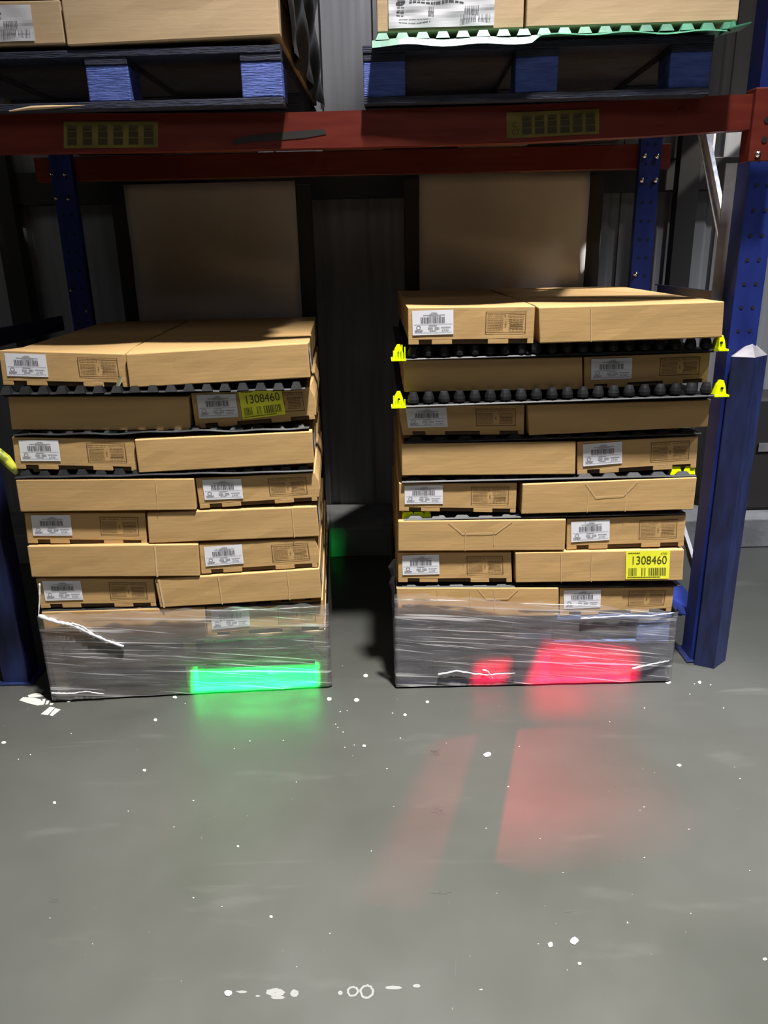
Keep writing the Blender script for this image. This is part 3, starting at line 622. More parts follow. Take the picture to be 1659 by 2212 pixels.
# ------------------------------------------------------------------ the rack
# front beam, sagging under its load: pixel pairs (top, bottom) at Y = 2.6
YB = 2.60
bt = [(-40, 244, 332), (15, 244, 331), (340, 244, 327), (613, 243, 321), (780, 238, 318), (1100, 227, 309), (1400, 214, 294), (1632, 202, 279)]
beam = empty('rack_beam', atY(815, 318, YB)); beam.rotation_euler = (0, 0, 0); bx = beam.location
tag(beam, 'red steel front beam across the picture, sagging slightly under two pallets', 'rack beam')
def beam_mesh(rows, Y, th, org):
    m = MB(); pv = None
    for (x, yt, yb) in rows:
        t = atY(x, yt, Y)-org; b_ = atY(x, yb, Y)-org; X = (t.x+b_.x)/2
        row = [(X, t.y, b_.z), (X, t.y, t.z-.030), (X, t.y+.0, t.z), (X, t.y+th, t.z), (X, t.y+th, b_.z)]
        if pv:
            for k in range(5): m.quad(pv[k], row[k], row[(k+1) % 5], pv[(k+1) % 5])
        else: m.poly(row)
        pv = row
    m.poly(pv[::-1])
    bm = m
    return m
beam_mesh(bt, YB, .05, bx).build('beam_body', M['red'], beam, bevel=.004)
def beamz(x):
    for (x0, a0, b0), (x1, a1, b1) in zip(bt, bt[1:]):
        if x0 <= x <= x1: t = (x-x0)/(x1-x0); return a0+(a1-a0)*t, b0+(b1-b0)*t
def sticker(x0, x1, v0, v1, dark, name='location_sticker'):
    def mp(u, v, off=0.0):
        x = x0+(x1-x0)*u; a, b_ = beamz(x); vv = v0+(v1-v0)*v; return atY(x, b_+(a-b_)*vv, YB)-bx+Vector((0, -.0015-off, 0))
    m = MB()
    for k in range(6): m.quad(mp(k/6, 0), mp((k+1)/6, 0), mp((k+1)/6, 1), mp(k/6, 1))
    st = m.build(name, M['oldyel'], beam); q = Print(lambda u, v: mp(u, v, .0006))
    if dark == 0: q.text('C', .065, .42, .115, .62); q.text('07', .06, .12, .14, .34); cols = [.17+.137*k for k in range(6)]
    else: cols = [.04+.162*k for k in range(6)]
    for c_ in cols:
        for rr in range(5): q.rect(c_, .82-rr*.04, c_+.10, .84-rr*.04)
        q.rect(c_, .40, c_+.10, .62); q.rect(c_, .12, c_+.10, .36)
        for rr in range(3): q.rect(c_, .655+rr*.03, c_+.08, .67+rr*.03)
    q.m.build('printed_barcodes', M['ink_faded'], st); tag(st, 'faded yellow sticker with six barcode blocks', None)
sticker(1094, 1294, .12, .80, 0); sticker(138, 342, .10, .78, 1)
m = MB()
def scuff(pts):
    q = []
    for (x, y) in pts: q.append(atY(x, y, YB)-bx+Vector((0, -.0012, 0)))
    m.poly(q)
scuff([(505, 300), (560, 290), (640, 283), (700, 279), (705, 290), (660, 298), (560, 306), (500, 312)])
m.build('dark_scuff_mark', M['blacksteel'], beam)
def bolt(o, p, d=Vector((0, -1, 0)), r=.009, name='bolt'):
    m = MB(); p = Vector(p); m.tube([p, p+d*.004], r, 12); m.tube([p+d*.004, p+d*.008, p+d*.010], [r*.72, r*.6, r*.25], 10); return m.build(name, M['bolt'], o, smooth=True)
for px, py in ((1471, 240), (570, 279)): 
    m = MB(); p = atY(px, py, YB)-bx; m.tube([p, p+Vector((0, -.002, 0))], .009, 12); m.build('plug', M['red'], beam)
# end connector at the right post
m = MB(); p0 = atY(1628, 200, YB)-bx; p1 = atY(1700, 345, YB)-bx
xL, xR, zT, zB_ = p0.x+.0, p0.x+.09, p0.z+.012, p1.z-.004
m.box(xL, xR, -.012, -.006, zB_, zT); m.box(xL, xL+.006, -.012, .05, zB_, zT)
m.build('end_connector', M['red_lit'] if 'red_lit' in M else M['red'], beam, bevel=.003)
bolt(beam, (xL+.03, -.012, zB_+.02)); 
for dz in (.06, .115): 
    m = MB(); m.tube([(xL+.045, -.0125, zB_+dz), (xL+.045, -.0135, zB_+dz)], .009, 12); m.build('slot', M['black'], beam)
# rear beam
YRB = 3.62; rb = empty('rack_beam', (0, YRB, 1.858)); tag(rb, 'red steel rear beam seen under the front beam, mostly in shade', 'rack beam')
m = MB(); m.box(-1.47, 1.27, 0, .045, 0, .10); m.build('beam_body', M['red'], rb, bevel=.004)

for k, (xa, xb, lab) in enumerate(((385, 540, 'left'), (690, 830, 'middle'), (1000, 1155, 'right'))):
    a = atY(xa, 345, 3.4).x; b_ = atY(xb, 345, 3.4).x; m = MB(); m.box(0, b_-a, 0, .45, 0, .005)
    o = m.build('support_plate', M['galv_dull'], None, bevel=.001, loc=(a, 3.21, 1.9585)); tag(o, '%s one of three grey plates on the rear beam, seen under the front beam' % lab, 'plate', 'grey plates on the rear beam')
def post(root, org, X0, X1, Y0, Y1, z0, z1, material, flip=1, holes=True, name='post'):
    """open C section: face towards -Y, two flanges"""
    m = MB(); t = .0035
    z0 -= org.z; z1 -= org.z
    m.box(X0-org.x, X1-org.x, Y0-org.y, Y0-org.y+t, z0, z1); m.box(X0-org.x, X0-org.x+t, Y0-org.y+t, Y1-org.y, z0, z1); m.box(X1-org.x-t, X1-org.x, Y0-org.y+t, Y1-org.y, z0, z1)
    nb = len(m.f)
    if holes:
        q = m; z = z0+.12
        while z < z1-.05:
            for fx in (.3, .7):
                c_ = Vector((X0+(X1-X0)*fx-org.x, Y0-org.y-.0006, z)); q.tube([c_, c_+Vector((0, -.0006, 0))], .0062, 10)
            z += .076
    p = m.build(name, M[material], root, bevel=0)
    p.data.materials.append(M['black'])
    for i_, f_ in enumerate(p.data.polygons):
        if i_ >= nb: f_.material_index = 1
    return p
def base_plate(root, X0, X1, Y0, Y1, org): m = MB(); m.box(X0-org.x, X1-org.x, Y0-org.y, Y1-org.y, -org.z, .008-org.z); return m.build('base_plate', M['darkblue'], root, bevel=.002)
def bar(root, a, b_, wd, th, material, name, org, side=Vector((1, 0, 0))):
    a = Vector(a)-org; b_ = Vector(b_)-org; t = (b_-a).normalized(); n1 = side; n2 = t.cross(n1).normalized()
    m = MB(); c = []
    for p in (a, b_): c += [p-n1*th/2-n2*wd/2, p+n1*th/2-n2*wd/2, p+n1*th/2+n2*wd/2, p-n1*th/2+n2*wd/2]
    m.hexa(c)
    # raised edges of the channel
    for s in (-1, 1):
        c = []
        for p in (a, b_):
            e = n2*s*wd/2; c += [p-n1*(th/2+.012)+e-n2*.002, p-n1*th/2+e-n2*.002, p-n1*th/2+e+n2*.002, p-n1*(th/2+.012)+e+n2*.002]
        m.hexa(c)
    return m.build(name, M[material], root)
def pxX(x, y, Y): return atY(x, y, Y).x
# right frame
XR0 = atY(1603, 500, 2.655).x; XR1 = XR0+.095
org = Vector((XR0, 2.62, 0)); fr_r = empty('rack_frame', org); tag(fr_r, 'blue steel rack frame at the right edge with a pale diagonal brace', 'rack frame', 'upright frames of the rack')
post(fr_r, org, XR0, XR1, 2.655, 2.745, .006, 3.2, 'blue')
rx0 = atY(1372, 480, 3.575).x; rx1 = rx0+.088
rp = post(fr_r, org, rx0, rx1, 3.575, 3.615, .006, 3.2, 'blue')
for (px, py) in ((1393, 336), (1420, 337), (1387, 389), (1417, 389), (1373, 592)): bolt(fr_r, atY(px, py, 3.57)-org, r=.0105)
base_plate(fr_r, XR0-.02, XR1+.02, 2.64, 2.77, org); base_plate(fr_r, rx0-.02, rx1+.02, 3.54, 3.68, org)
XB = 1.235
pa = atX(1582, 590, XB); pb = atX(1526, 300, XB); pdir = (pb-pa)
bar(fr_r, pa, pa+pdir*1.9, .058, .004, 'galv', 'diagonal_brace', org)
pt = atY(1598, 349, 2.70); pb2 = atY(1556, 640, 2.70)
m = MB(); m.box(pt.x-.021-org.x, pt.x+.021-org.x, 2.75-org.y, 2.756-org.y, 1.30, pt.z+.0); m.build('splice_strip', M['galv_dull'], fr_r)
# lower end of the strut and the low horizontal strut
bar(fr_r, atX(1577, 648, 1.25), (1.25, 3.58, atX(1577, 648, 1.25).z), .045, .004, 'darkblue', 'horizontal_strut', org)
bar(fr_r, (1.22, 2.74, .16), (1.22, 3.58, .16), .006, .10, 'blue', 'horizontal_strut', org)
bar(fr_r, (1.25, 2.75, .25), (1.25, 3.57, .80), .035, .004, 'galv_dull', 'diagonal_brace', org)
# yellow tag on the inner flange of the right post
def mpt(u, v, off=0.0): return Vector((XR0-.002-off, 2.665+.085*(1-u), 2.33+.115*v))-org
m = MB(); m.quad(mpt(0, 0), mpt(1, 0), mpt(1, 1), mpt(0, 1)); st = m.build('location_sticker', M['oldyel'], fr_r); tag(st, 'faded yellow sticker on the post flank', None)
q = Print(lambda u, v: mpt(u, v, .001)); q.rect(.1, .1, .9, .5); [q.rect(.1, .6+.06*k, .9, .63+.06*k) for k in range(5)]; q.m.build('printed_barcodes', M['ink_faded'], st)
# V-shaped guard in front of the right post
g0 = atZ(1542, 1445); gr = atZ(1567, 1427); gl_ = g0+Vector((-.062, .035, 0)); ztop = atY(1614, 738, 2.60).z
gd = empty('post_guard', g0); tag(gd, 'navy V-shaped steel guard with a pointed cap at the foot of the right post', 'post guard')
zt = atY(1624, 772, 2.6).z
gb = Vector((XR0+.02, 2.652, 0))
m = MB(); L_ = [gl_-g0, Vector((0, 0, 0)), gr-g0]; inn = [p+Vector((0.0, .006, 0)) for p in L_]
for a, b_ in ((0, 1), (1, 2)):
    A, B, C_, D = L_[a], L_[b_], inn[b_], inn[a]; up = Vector((0, 0, zt))
    m.hexa([A+Vector((0, 0, .0)), B, C_, D, A+up, B+up, C_+up, D+up])
m.build('guard_body', M['darkblue'], gd, bevel=.0015)
m = MB(); apex = Vector((.018, .075, atY(1612, 738, 2.655).z)); up = Vector((0, 0, zt))
A, B, C_ = [p+up for p in L_]; m.poly([A, B, apex]); m.poly([B, C_, apex]); m.poly([A, apex, A+Vector((0, .01, 0))]); m.poly([A, B, C_]); m.build('guard_cap', M['cap'] if 'cap' in M else M['galv_dull'], gd)
# left frame
lx0 = atZ(25, 1478).x; lorg = Vector((lx0, 2.62, 0)); fr_l = empty('rack_frame', lorg); tag(fr_l, 'dark blue rack frame left of the left stack, mostly in shade', 'rack frame', 'upright frames of the rack')
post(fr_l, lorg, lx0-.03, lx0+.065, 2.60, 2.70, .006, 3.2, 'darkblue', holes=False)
l2 = atY(128, 480, 3.575).x; post(fr_l, lorg, l2-.005, l2+.085, 3.575, 3.615, .006, 3.2, 'blue')
for (px, py) in ((110, 376), (138, 377), (120, 429), (146, 430), (153, 628), (187, 672)): bolt(fr_l, atY(px, py, 3.57)-lorg, r=.0095)
base_plate(fr_l, lx0-.05, lx0+.09, 2.585, 2.73, lorg); base_plate(fr_l, l2-.02, l2+.088, 3.54, 3.68, lorg)
zz = atX(40, 672, lx0+.0).z
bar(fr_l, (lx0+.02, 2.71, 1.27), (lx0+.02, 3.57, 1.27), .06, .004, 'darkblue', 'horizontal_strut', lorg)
bar(fr_l, (lx0+.02, 2.71, 1.33), (lx0+.02, 3.57, 2.4), .04, .004, 'galv_dull', 'diagonal_brace', lorg)
# wall-side row of uprights seen through the rack
for (px, py, lab) in ((15, 500, 'black upright against the back wall at the far left'), (1478, 500, 'dark upright against the back wall behind the pale brace')):
    p = atY(px, py, 4.05); o_ = Vector((p.x, 4.05, .165)); u_ = empty('wall_upright', o_); tag(u_, lab, 'upright', 'dark uprights against the back wall')
    post(u_, o_, p.x-.05, p.x+.05, 4.05, 4.12, .165, 4.0, 'blacksteel', name='post', holes=False)
    m = MB(); m.box(-.08, .08, -.03, .1, 0, .008); m.build('base_plate', M['blacksteel'], u_)

# ------------------------------------------------------------------ glossy sheets standing behind the stacks
def backing(pxl, pxr, pytl, pytr, lab):
    Y = 3.765; a = atY(pxl, pytl, Y); b_ = atY(pxr, pytr, Y); o_ = Vector(((a.x+b_.x)/2, Y, 0)); root = empty('backing_panel', o_); tag(root, lab, 'panel', 'glossy panels behind the stacks')
    W = b_.x-a.x; h = (a.z+b_.z)/2; m = MB(); K = 24; R = 40
    for i in range(K+1):
        for k in range(R+1):
            u, v = i/K, k/R; z = h*v; y = .004*math.sin(z*9+u*2)+.003*math.sin(z*21+u*5)+.003*math.sin(u*6)
            m.v.append((-W/2+W*u, y, z+(.002 if v == 0 else 0)))
    for i in range(K):
        for k in range(R): q = i*(R+1)+k; m.f.append((q, q+R+1, q+R+2, q+1))
    s = m.build('panel_sheet', M['sheet'], root, smooth=True); md = s.modifiers.new('thick', 'SOLIDIFY'); md.thickness = .004; md.offset = 1
    for sx in (-1, 1):
        x = sx*(W/2+.035); m = MB(); m.box(x-.033, x+.033, .0, .05, 0, h-.015); m.build('side_rail', M['blacksteel'], root, bevel=.003)
    return root
backing(267, 637, 400, 390, 'glossy beige sheet panel with dark rails, standing behind the left stack')
backing(905, 1275, 380, 366, 'glossy beige sheet panel with dark rails, standing behind the right stack')

# ------------------------------------------------------------------ loads on the beam
FUR = Frame((atY(786, 215, 2.575).x, 2.575, 0), -math.atan2(.035, 1.0)); FUL = Frame((atY(612, 215, 2.545).x-1.03, 2.56, 0), -math.atan2(.02, 1.0))
zb0 = 1.964
ztR = zb0+.155
pR = pallet(FUR, 0.0, 1.02, zb0, ztR, 0, 1.1, 'block', 'bluewood', 'blue block pallet on the beam above the right stack', 'pallets up on the beam', bottom='bluewood_shade', deckmat='bluewood_shade')
pL = pallet(FUL, 0.0, 1.03, zb0, zb0+.155, 0, 1.1, 'block', 'bluewood', 'worn blue block pallet on the beam above the left stack, chipped at its right end', 'pallets up on the beam', bottom='bluewood_shade', deckmat='bluewood_shade')
# long splinters and torn film on the pallets
m = MB()
for (a, b_) in (((20, 240), (185, 228)),):
    p, q_ = [atY(x, y, 2.556) for x, y in (a, b_)]; m.tube([p, p.lerp(q_, .3)+Vector((0, 0, .004)), q_], [.002, .006, .005], 6)
o = m.build('splinter', M['card_pale'], pL); o.matrix_parent_inverse = (Matrix.Translation(pL.location) @ Matrix.Rotation(FUL.a, 4, 'Z')).inverted(); o['label'] = 'long pale wood splinter along the bottom board'
def upper(fr, key, who, kinds, zt0, layers):
    z = zt0; h = .112
    for k in range(layers):
        gap = .022 if (k == 0 and key == 'R') else .014
        z += gap
        for side in (0, 1):
            short = (kinds[k] == 'short') == (side == 0); wid = 0
            E_ = {'R': (.044, .472, 1.078), 'L': (-.01, .412, 1.032)}[key]; sp_x = E_[1] if kinds[k] == 'short' else E_[0]+E_[2]-E_[1]; x0, x1 = (E_[0], sp_x-.004) if side == 0 else (sp_x+.003, E_[2])
            n_, dep = (2, .56) if short else (3, .37)
            for j in range(n_):
                lay = ['bottom', 'second', 'third'][k]
                if j == 0:
                    lab = ('pale carton with large white label, %s layer of the upper %s load' if short else 'long pale unlabelled carton, %s layer of the upper %s load') % (lay, who)
                    d0 = 0.0; c_, mp = carton(fr, x0, x1, -.006 if side else 0, dep, z, z+h, face='none', label=lab, group='cartons on the upper pallets', material='card_pale', seed=k+side*9+(90 if key == 'R' else 70), topdip=.004,
                                             front=((x0, z+h), (x1, z+h-.002), (x0, z-(.006 if side and key == 'L' else 0)), (x1, z+(.006 if side and key == 'L' else 0))))
                    if short and k < 2: big_label(mp, c_, key)
                else:
                    m_ = MB(); cx = (x0+x1)/2; m_.box(x0-cx, x1-cx, 0, dep-.006, 0, h); o = m_.build('carton', M['card_pale'], None, bevel=.004, loc=fr.w(cx, j*(dep+.002)+.002, z), rz=fr.a)
                    tag(o, '%s pale carton back, %s row, %s layer of the upper %s load' % (['', 'second', 'third'][j], 'left' if side == 0 else 'right', lay, who), 'carton', 'cartons behind the front of the upper loads')
        z += h
def big_label(mp, root, key):
    u0, u1 = (.08, .80)
    sm = submap(mp, u0, .08, u1, .90, .0, .001)
    m = MB(); K = 16; rr = random.Random(4)
    K = 48; h_ = [[.0016+.0008*math.sin(i*.35+k*.5)+.0006*math.sin(i*.17-k*.8+1.5*math.sin(k*.6)) for k in range(13)] for i in range(K+1)]
    for i in range(K):
        for k in range(12):
            m.quad(sm(i/K, k/12, h_[i][k]), sm((i+1)/K, k/12, h_[i+1][k]), sm((i+1)/K, (k+1)/12, h_[i+1][k+1]), sm(i/K, (k+1)/12, h_[i][k+1]))
    lb = m.build('shipping_label', M['paper'], root); tag(lb, 'large crinkled white label', None)
    q = Print(lambda u, v: sm(u, v, .0042)); q.bars(.72, .40, .86, .56, 14, 3); q.bars(.68, .16, .83, .32, 14, 4); q.bars(.85, .16, .97, .32, 12, 5); q.bars(.38, .34, .44, .56, 4, 9); q.m.build('barcode', M['ink_grey'], lb)
    q = Print(lambda u, v: sm(u, v, .0042)); q.ring(.12, .80, .045, .085, .9); q.line(.20, .76, .72, .07, 3, .05); q.line(.08, .55, .16, .05, 5, .04); q.line(.08, .47, .15, .05, 6, .04); q.line(.10, .22, .4, .03, 8, .05); q.m.build('label_print', M['ink_grey'], lb)
upper(FUR, 'R', 'right', ['short', 'long', 'short'], max(FUR.sz(1350, 54)[1]-.022, ztR+.002), 3)
upper(FUL, 'L', 'left', ['short', 'long', 'short'], max(FUL.sz(380, 88)[1]-.014, zb0+.157), 3)
# green spacer under the upper right cartons
a = FUR.sz(828, 105); zsp = ztR+.002
root = empty('plastic_spacer', FUR.w(.5, -.03, zsp)); root.rotation_euler = (0, 0, FUR.a); tag(root, 'green plastic spacer with trapezoid fins under the upper right cartons', 'plastic spacer', 'plastic spacers between the carton layers')
m = MB(); K = 40; pv = None
for k in range(K+1):
    x = -.47+1.02*k/K; wz = .005*math.sin(x*30)+.003*math.sin(x*11)
    row = [(x, -.012, -.016+wz), (x, -.002, .004+wz*.6), (x, .03, .006), (x, 1.12, .006)]
    row[0] = (x, -.012, (-.016 if x < .0 else -.002)+wz*.7)
    if pv:
        for p0, p1, q0, q1 in zip(pv, pv[1:], row, row[1:]): m.quad(p0, q0, q1, p1)
    pv = row
for k in range(18):
    x = -.44+.058*k; rbb = .020; t = .022
    m.hexa([(x-rbb, -.004, .004), (x+rbb, -.004, .004), (x+rbb, .02, .004), (x-rbb, .02, .004), (x-rbb*.6, .004, t), (x+rbb*.6, .004, t), (x+rbb*.6, .016, t), (x-rbb*.6, .016, t)])
m.build('moulded_sheet', M['green_pl'], root)
m = MB(); m.hexa([(.54, -.02, .0), (.60, -.02, .012), (.60, .06, .012), (.54, .06, 0), (.54, -.02, .004), (.60, -.02, .016), (.60, .06, .016), (.54, .06, .004)]); m.tube([(.555, -.005, .004), (.555, -.005, .020)], [.011, .006], 10); m.build('corner_tab', M['green_pl'], root)
# loose film down the right flank of the upper left load
m = MB(); fr = FUL; x = 1.045
for i in range(31):
    for k in range(13):
        d = i/30*1.1; z = 2.12+k/12*.50; off = .012*math.sin(d*14+z*9)+.008*math.sin(d*31-z*20); m.v.append(tuple(fr.w(x+off+.01*(1-k/12), d, z)-fr.w(1, 0, 2.12)))
for i in range(30):
    for k in range(12): a = i*13+k; m.f.append((a, a+13, a+14, a+1))
o = m.build('stretch_film', M['filmdark'], None, smooth=True, loc=fr.w(1, 0, 2.12)); tag(o, 'loose stretch film hanging down the right flank of the upper left load', 'stretch film', 'stretch film around the pallet stacks')

# ------------------------------------------------------------------ small things
# yellow-green bent strap poking in at the left edge
m = MB(); pts = [atY(x, y, 2.44) for x, y in ((-30, 968), (-5, 978), (12, 992), (26, 1008), (36, 1024))]; m.tube(pts, [.016, .018, .018, .015, .006], 8)
M['strap'] = noisy(mat('yellow_green_strap', (.4, .42, .03), .4), (.16, .20, .02), (.62, .62, .06), 40, (1, 1, 1), .4, .6)
o = m.build('plastic_strap', M['strap'], None, smooth=True); tag(o, 'yellow-green bent plastic strap poking in at the left edge beside the stack', 'strap')
# dark appliance on the plinth at the right edge
p = atY(1600, 1010, 3.9); eq = empty('charger_box', (p.x+.32, 3.95, .165)); tag(eq, 'black equipment box with a small pale plate at the right edge, on the concrete ledge', 'equipment box')
m = MB(); m.box(-.36, .5, 0, .25, 0, .62); m.build('casing', M['blacksteel'], eq, bevel=.02)
a = atY(1638, 976, 3.94)-eq.location; m = MB(); m.box(a.x, a.x+.09, -.008, 0, a.z, a.z+.045); m.build('name_plate', M['galv_dull'], eq)
# paper scraps by the left post
def flat(name, pts, material, h=.002, parent=None):
    c_ = sum((atZ(*p) for p in pts), Vector())/len(pts); m = MB(); n = len(pts); low = [atZ(*p)-c_+Vector((0, 0, .0006)) for p in pts]; top = [p+Vector((0, 0, h)) for p in low]
    m.poly(low[::-1]); m.poly(top)
    for k in range(n): m.quad(low[k], low[(k+1) % n], top[(k+1) % n], top[k])
    o = m.build(name, material, parent); o.location = c_; return o
SC = [([(60, 1503), (78, 1498), (86, 1499), (95, 1505), (78, 1507), (62, 1507)], 'thin curved white paper scrap furthest from the camera, beside the left post foot'),
      ([(42, 1514), (50, 1507), (72, 1508), (88, 1512), (95, 1523), (80, 1525), (60, 1520)], 'largest white paper scrap by the left post foot'),
      ([(92, 1511), (99, 1511), (96, 1521), (90, 1524)], 'narrow white scrap just right of the largest scrap'),
      ([(101, 1515), (107, 1514), (104, 1522), (98, 1523)], 'small white scrap between the narrow scrap and the pallet corner'),
      ([(109, 1520), (116, 1520), (113, 1524), (107, 1524)], 'smallest white scrap nearest the left pallet corner'),
      ([(88, 1544), (108, 1528), (119, 1530), (103, 1546)], 'pale square paper scrap nearest the camera by the left post'),
      ([(107, 1546), (120, 1531), (131, 1534), (113, 1548)], 'pale paper scrap right of the square one, by the left post'),
      ([(144, 1517), (152, 1512), (156, 1513), (149, 1518)], 'small pale chip lying just below the left pallet corner')]
for pts, lab in SC: tag(flat('paper_scrap', pts, M['fleck']), lab, 'paper scrap', 'white paper scraps by the left post')
def blob(cx, cy, rx, ry, n=9, seed=0):
    r = random.Random(seed); return [(cx+rx*math.cos(2*math.pi*k/n)*r.uniform(.75, 1.15), cy+ry*math.sin(2*math.pi*k/n)*r.uniform(.75, 1.15)) for k in range(n)]
BIG = [((493, 2147, 8, 7), 'round white chip at the left end of the pale stains near the bottom'),
       ((1189, 2042, 6, 6), 'white chip left of the ringed washer-like disc, lower right of the floor'),
       ((1240, 2034, 9, 8), 'ringed white disc, the largest of the chips at lower right'),
       ((1252, 2083, 4, 4), 'small white chip below the ringed disc at lower right'),
       ((1053, 1631, 9, 5), 'cream broken disc between the two pink light streaks'),
       ((1467, 1654, 5, 3), 'slanting cream chip on the floor below the right post'),
       ((770, 1513, 6, 4), 'white chip in front of the dark gap, right one of the bright pair'),
       ((711, 1511, 6, 4), 'white chip just right of the left pallet, left one of the bright pair'),
       ((787, 1612, 4, 3), 'white chip below the gap between the stacks'), ((875, 1545, 4, 3), 'white chip below the left corner of the right stack'),
       ((923, 1517, 4, 3), 'white chip close to the front edge of the right pallet'), ((312, 1665, 4, 3), 'white chip alone on the floor below the green glow, left side'),
       ((336, 1556, 4, 3), 'white chip in front of the middle of the left stack'), ((378, 1507, 5, 3), 'white chip touching the bottom board of the left pallet'),
       ((118, 1735, 4, 3), 'white chip at far left, lowest there'), ((8, 1605, 5, 3), 'white chip at the left edge of the floor'),
       ((1443, 1475, 7, 3), 'pale chip by the right corner of the right pallet'), ((1511, 1475, 4, 3), 'pale chip below the foot of the post guard'),
       ((586, 1982, 4, 3), 'small cream chip above the pale stains'), ((514, 1829, 3, 2), 'tiny white chip in the middle left of the floor'), ((1652, 2073, 5, 3), 'white chip at the right edge near the bottom'),
       ((790, 1460, 6, 4), 'clear crumpled film bit in the dark gap between the stacks')]
for k, ((x, y, rx, ry), lab) in enumerate(BIG): tag(flat('paint_chip', blob(x, y, rx, ry, 9, k), M['fleck'], .0018), lab, 'chip', 'white chips scattered on the floor')
r = random.Random(21)
tiny = [(735, 1538), (750, 1536), (725, 1565), (741, 1582), (730, 1572), (765, 1610), (745, 1615), (376, 1787), (480, 1959), (418, 1940), (418, 1730), (277, 1753), (200, 2040), (108, 1984), (40, 1641), (66, 1631), (154, 1585), (802, 1839), (1167, 1812), (1216, 1886), (1392, 1853), (1488, 1792), (1598, 1683), (1619, 1882), (1492, 1974), (1037, 2139), (1098, 1700), (1050, 1790), (1122, 1613), (1392, 1530), (1317, 1560), (1563, 1530), (1490, 1500), (836, 1661), (865, 1595), (848, 1541), (400, 1520), (540, 1601), (612, 1600), (506, 1618), (640, 1690), (1500, 1478), (1535, 1480), (1163, 2040), (1391, 1744)]
for k, (x, y) in enumerate(tiny):
    tag(flat('paint_fleck', blob(x, y, r.uniform(1.1, 1.9), r.uniform(.8, 1.3), 6, k), M['fleck'], .001), 'tiny white fleck, a few millimetres wide, on the grey floor', 'fleck', 'tiny white flecks on the floor')
# stains that belong to the floor
flo = bpy.data.objects['floor']
def stain_ring(cx, cy, rx, ry, t, material=M['stain']):
    m = MB(); n = 22; r = random.Random(int(cx)); k_ = [r.uniform(.9, 1.1) for _ in range(n+1)]; k_[n] = k_[0]
    for k in range(n):
        a, b_ = 2*math.pi*k/n, 2*math.pi*(k+1)/n; P = lambda ang, f: atZ(cx+rx*f*math.cos(ang), cy+ry*f*math.sin(ang))+Vector((0, 0, .0006))
        m.quad(P(a, k_[k]), P(b_, k_[k+1]), P(b_, k_[k+1]*(1-t)), P(a, k_[k]*(1-t)))
    m.build('stain', material, flo)
stain_ring(762, 2142, 13, 12, .35); stain_ring(792, 2142, 16, 15, .30); stain_ring(636, 2146, 9, 8, .9); stain_ring(735, 2145, 5, 5, .9)
for (x, y, rx, ry) in ((595, 2144, 20, 9), (600, 2155, 15, 4), (523, 2143, 10, 3), (557, 2152, 5, 2), (850, 2134, 18, 4), (900, 2130, 8, 4), (1040, 2138, 3, 2)): stain_ring(x, y, rx, ry, .95)
r = random.Random(8)
for (x, y, rx, ry, n_, tl) in ((985, 2090, 3, 24, 7, 1), (952, 1930, 22, 3, 7, 0), (948, 1753, 14, 7, 12, 2), (940, 1626, 13, 8, 12, 2), (112, 1945, 16, 5, 5, 0), (1230, 1970, 10, 3, 4, 0)):
    m = MB()
    for k in range(n_):
        cx, cy = x+r.uniform(-rx, rx)*.7, y+r.uniform(-ry, ry)*.7; a = {0: r.uniform(-.3, .1), 1: math.pi/2+r.uniform(-.2, .2), 2: r.uniform(0, 3.1)}[tl]; ln, wd = r.uniform(.3, .7)*max(rx, ry), r.uniform(.5, 1.3)
        P = [atZ(cx+ln*math.cos(a)*i-wd*math.sin(a)*j, cy+ln*math.sin(a)*i+wd*math.cos(a)*j)+Vector((0, 0, .0005+.00005*k)) for i, j in ((-1, 0), (0, -1), (1, 0), (0, 1))]
        m.poly(P)
    m.build('scuff_mark', M['smear'], flo)

# ------------------------------------------------------------------ coloured vehicle lamps behind the camera, and added spots for their bounced light
GREEN = (0, 1, .12); REDC = (1, 0, .035)
def wq(fr, pts, d=-.02): return [fr.w(*((fr.sz(*p)[0]), d, fr.sz(*p)[1])) for p in pts]
gobo('green_lamp', (-.55, -.6, .75), wq(FL, [(418, 1492), (686, 1478), (684, 1431), (418, 1443)]), 9000, GREEN, .006)
gobo('green_glow_bounce', (-.55, -.6, .85), [atZ(400, 1660), atZ(660, 1650), atZ(600, 1490), atZ(420, 1498)], 900, GREEN, [.16, .10, .02, .06], .05)  # added spot standing in for green scattered from the film onto the floor
gobo('green_side_lamp', (.5, -.6, .9), [atY(738, 1262, 2.95), atY(768, 1300, 2.95), atY(775, 1235, 2.95), atY(738, 1235, 2.95)], 700, GREEN, [.01, .03, .03, .004])
gobo('red_lamp', (.5, -.6, .7), wq(FR, [(1140, 1482), (1365, 1466), (1365, 1412), (1175, 1395)]), 5200, REDC, [.006, .02, .03, .02])
gobo('red_patch_lamp', (.5, -.6, .7), wq(FR, [(1020, 1472), (1088, 1468), (1100, 1418), (1028, 1424)]), 3200, REDC, .012)
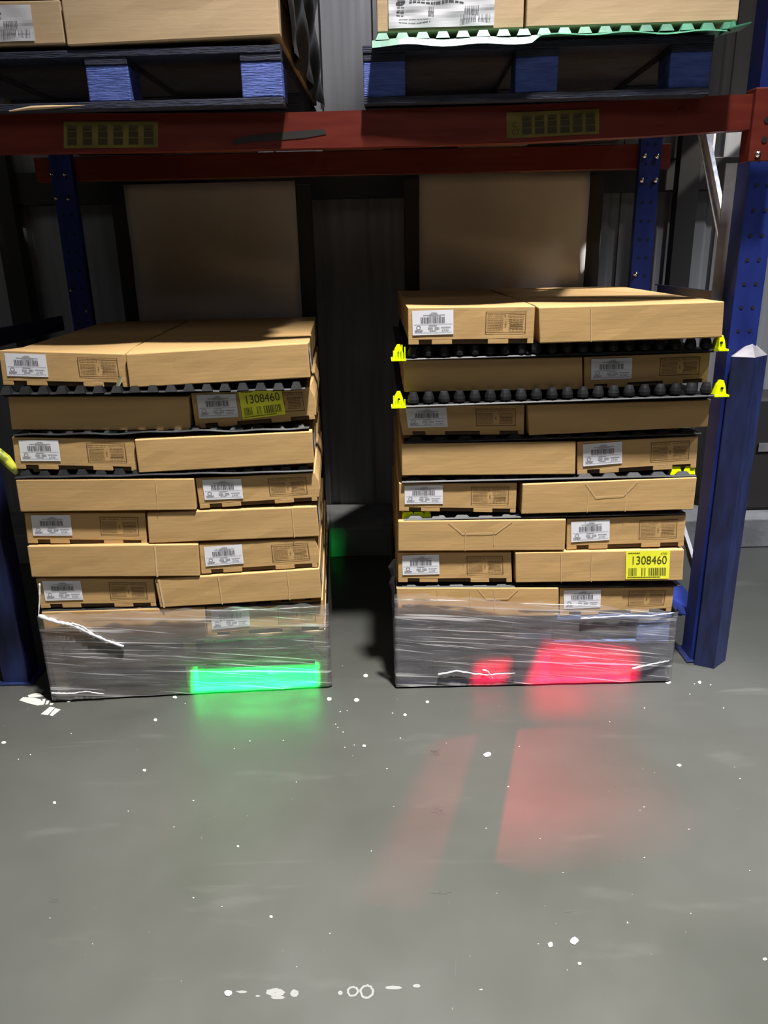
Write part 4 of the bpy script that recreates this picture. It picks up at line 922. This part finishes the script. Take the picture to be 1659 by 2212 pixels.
gobo('red_floor_bounce', (.45, 2.0, 1.2), [atZ(1075, 1830), atZ(1400, 1790), atZ(1225, 1570), atZ(1118, 1575)], 210, REDC, [.2, .35, .02, .01])  # added spot over the floor, stands in for red reflected off the film
gobo('red_streak_bounce', (.45, 2.0, 1.2), [atZ(800, 1900), atZ(950, 1860), atZ(1032, 1585), atZ(945, 1600)], 95, REDC, [.25, .02, .02, .05])  # second added spot for the reflected red, the left streak
gobo('red_glow_bounce', (.45, 2.0, 1.0), [atZ(1140, 1545), atZ(1265, 1540), atZ(1255, 1485), atZ(1145, 1485)], 300, REDC, [.10, .08, .04, .08], .03)  # added spot for the red glow bounced onto the floor by the pallet

P_ = lambda x, y: atZ(x, y, tops['R'][0][0])
gobo('carton_patch_spot', (3.0, 3.9, 3.3), [P_(1168, 628), P_(1330, 600), P_(1300, 592), P_(1168, 604)], 900, (1, .95, .88), [.01, .02, .01, .01], .01)  # unseen masked spots, added to lay two light patches on the top right cartons
gobo('carton_patch_spot', (3.0, 3.9, 3.3), [P_(1215, 640), P_(1480, 636), P_(1400, 620), P_(1230, 622)], 900, (1, .95, .88), [.02, .01, .01, .01], .01)
W_ = lambda x, y: atY(x, y, 4.22)
gobo('wall_patch_spot', (-3.2, 2.6, 3.6), [W_(57, 520), W_(42, 442), W_(18, 440), W_(28, 470)], 60, (1, 1, 1), .006, .01)  # unseen masked spots, added to lay two lit slivers on the back wall
gobo('wall_patch_spot', (-3.2, 2.6, 3.6), [W_(124, 652), W_(108, 540), W_(88, 446), W_(60, 446)], 45, (1, 1, 1), [.01, .01, .006, .006], .01)

tuft = MB(); r = random.Random(12); rt = [o for o in bpy.data.objects if o.name.startswith('stretch_film') and 'right stack' in o.get('label', '')][0]
P = [Vector((FR.sz(x, y)[0]-.5, -.012+r.uniform(-.004, .004), FR.sz(x, y)[1])) for x, y in ((852, 1206), (845, 1222), (850, 1240), (846, 1255), (850, 1275), (848, 1300), (850, 1330))]
tuft.tube(P, [.004, .012, .007, .010, .006, .004, .002], 6); tf = tuft.build('torn_film_tuft', M['plastic'], rt); tf['label'] = 'dark torn tuft of film at the left corner'
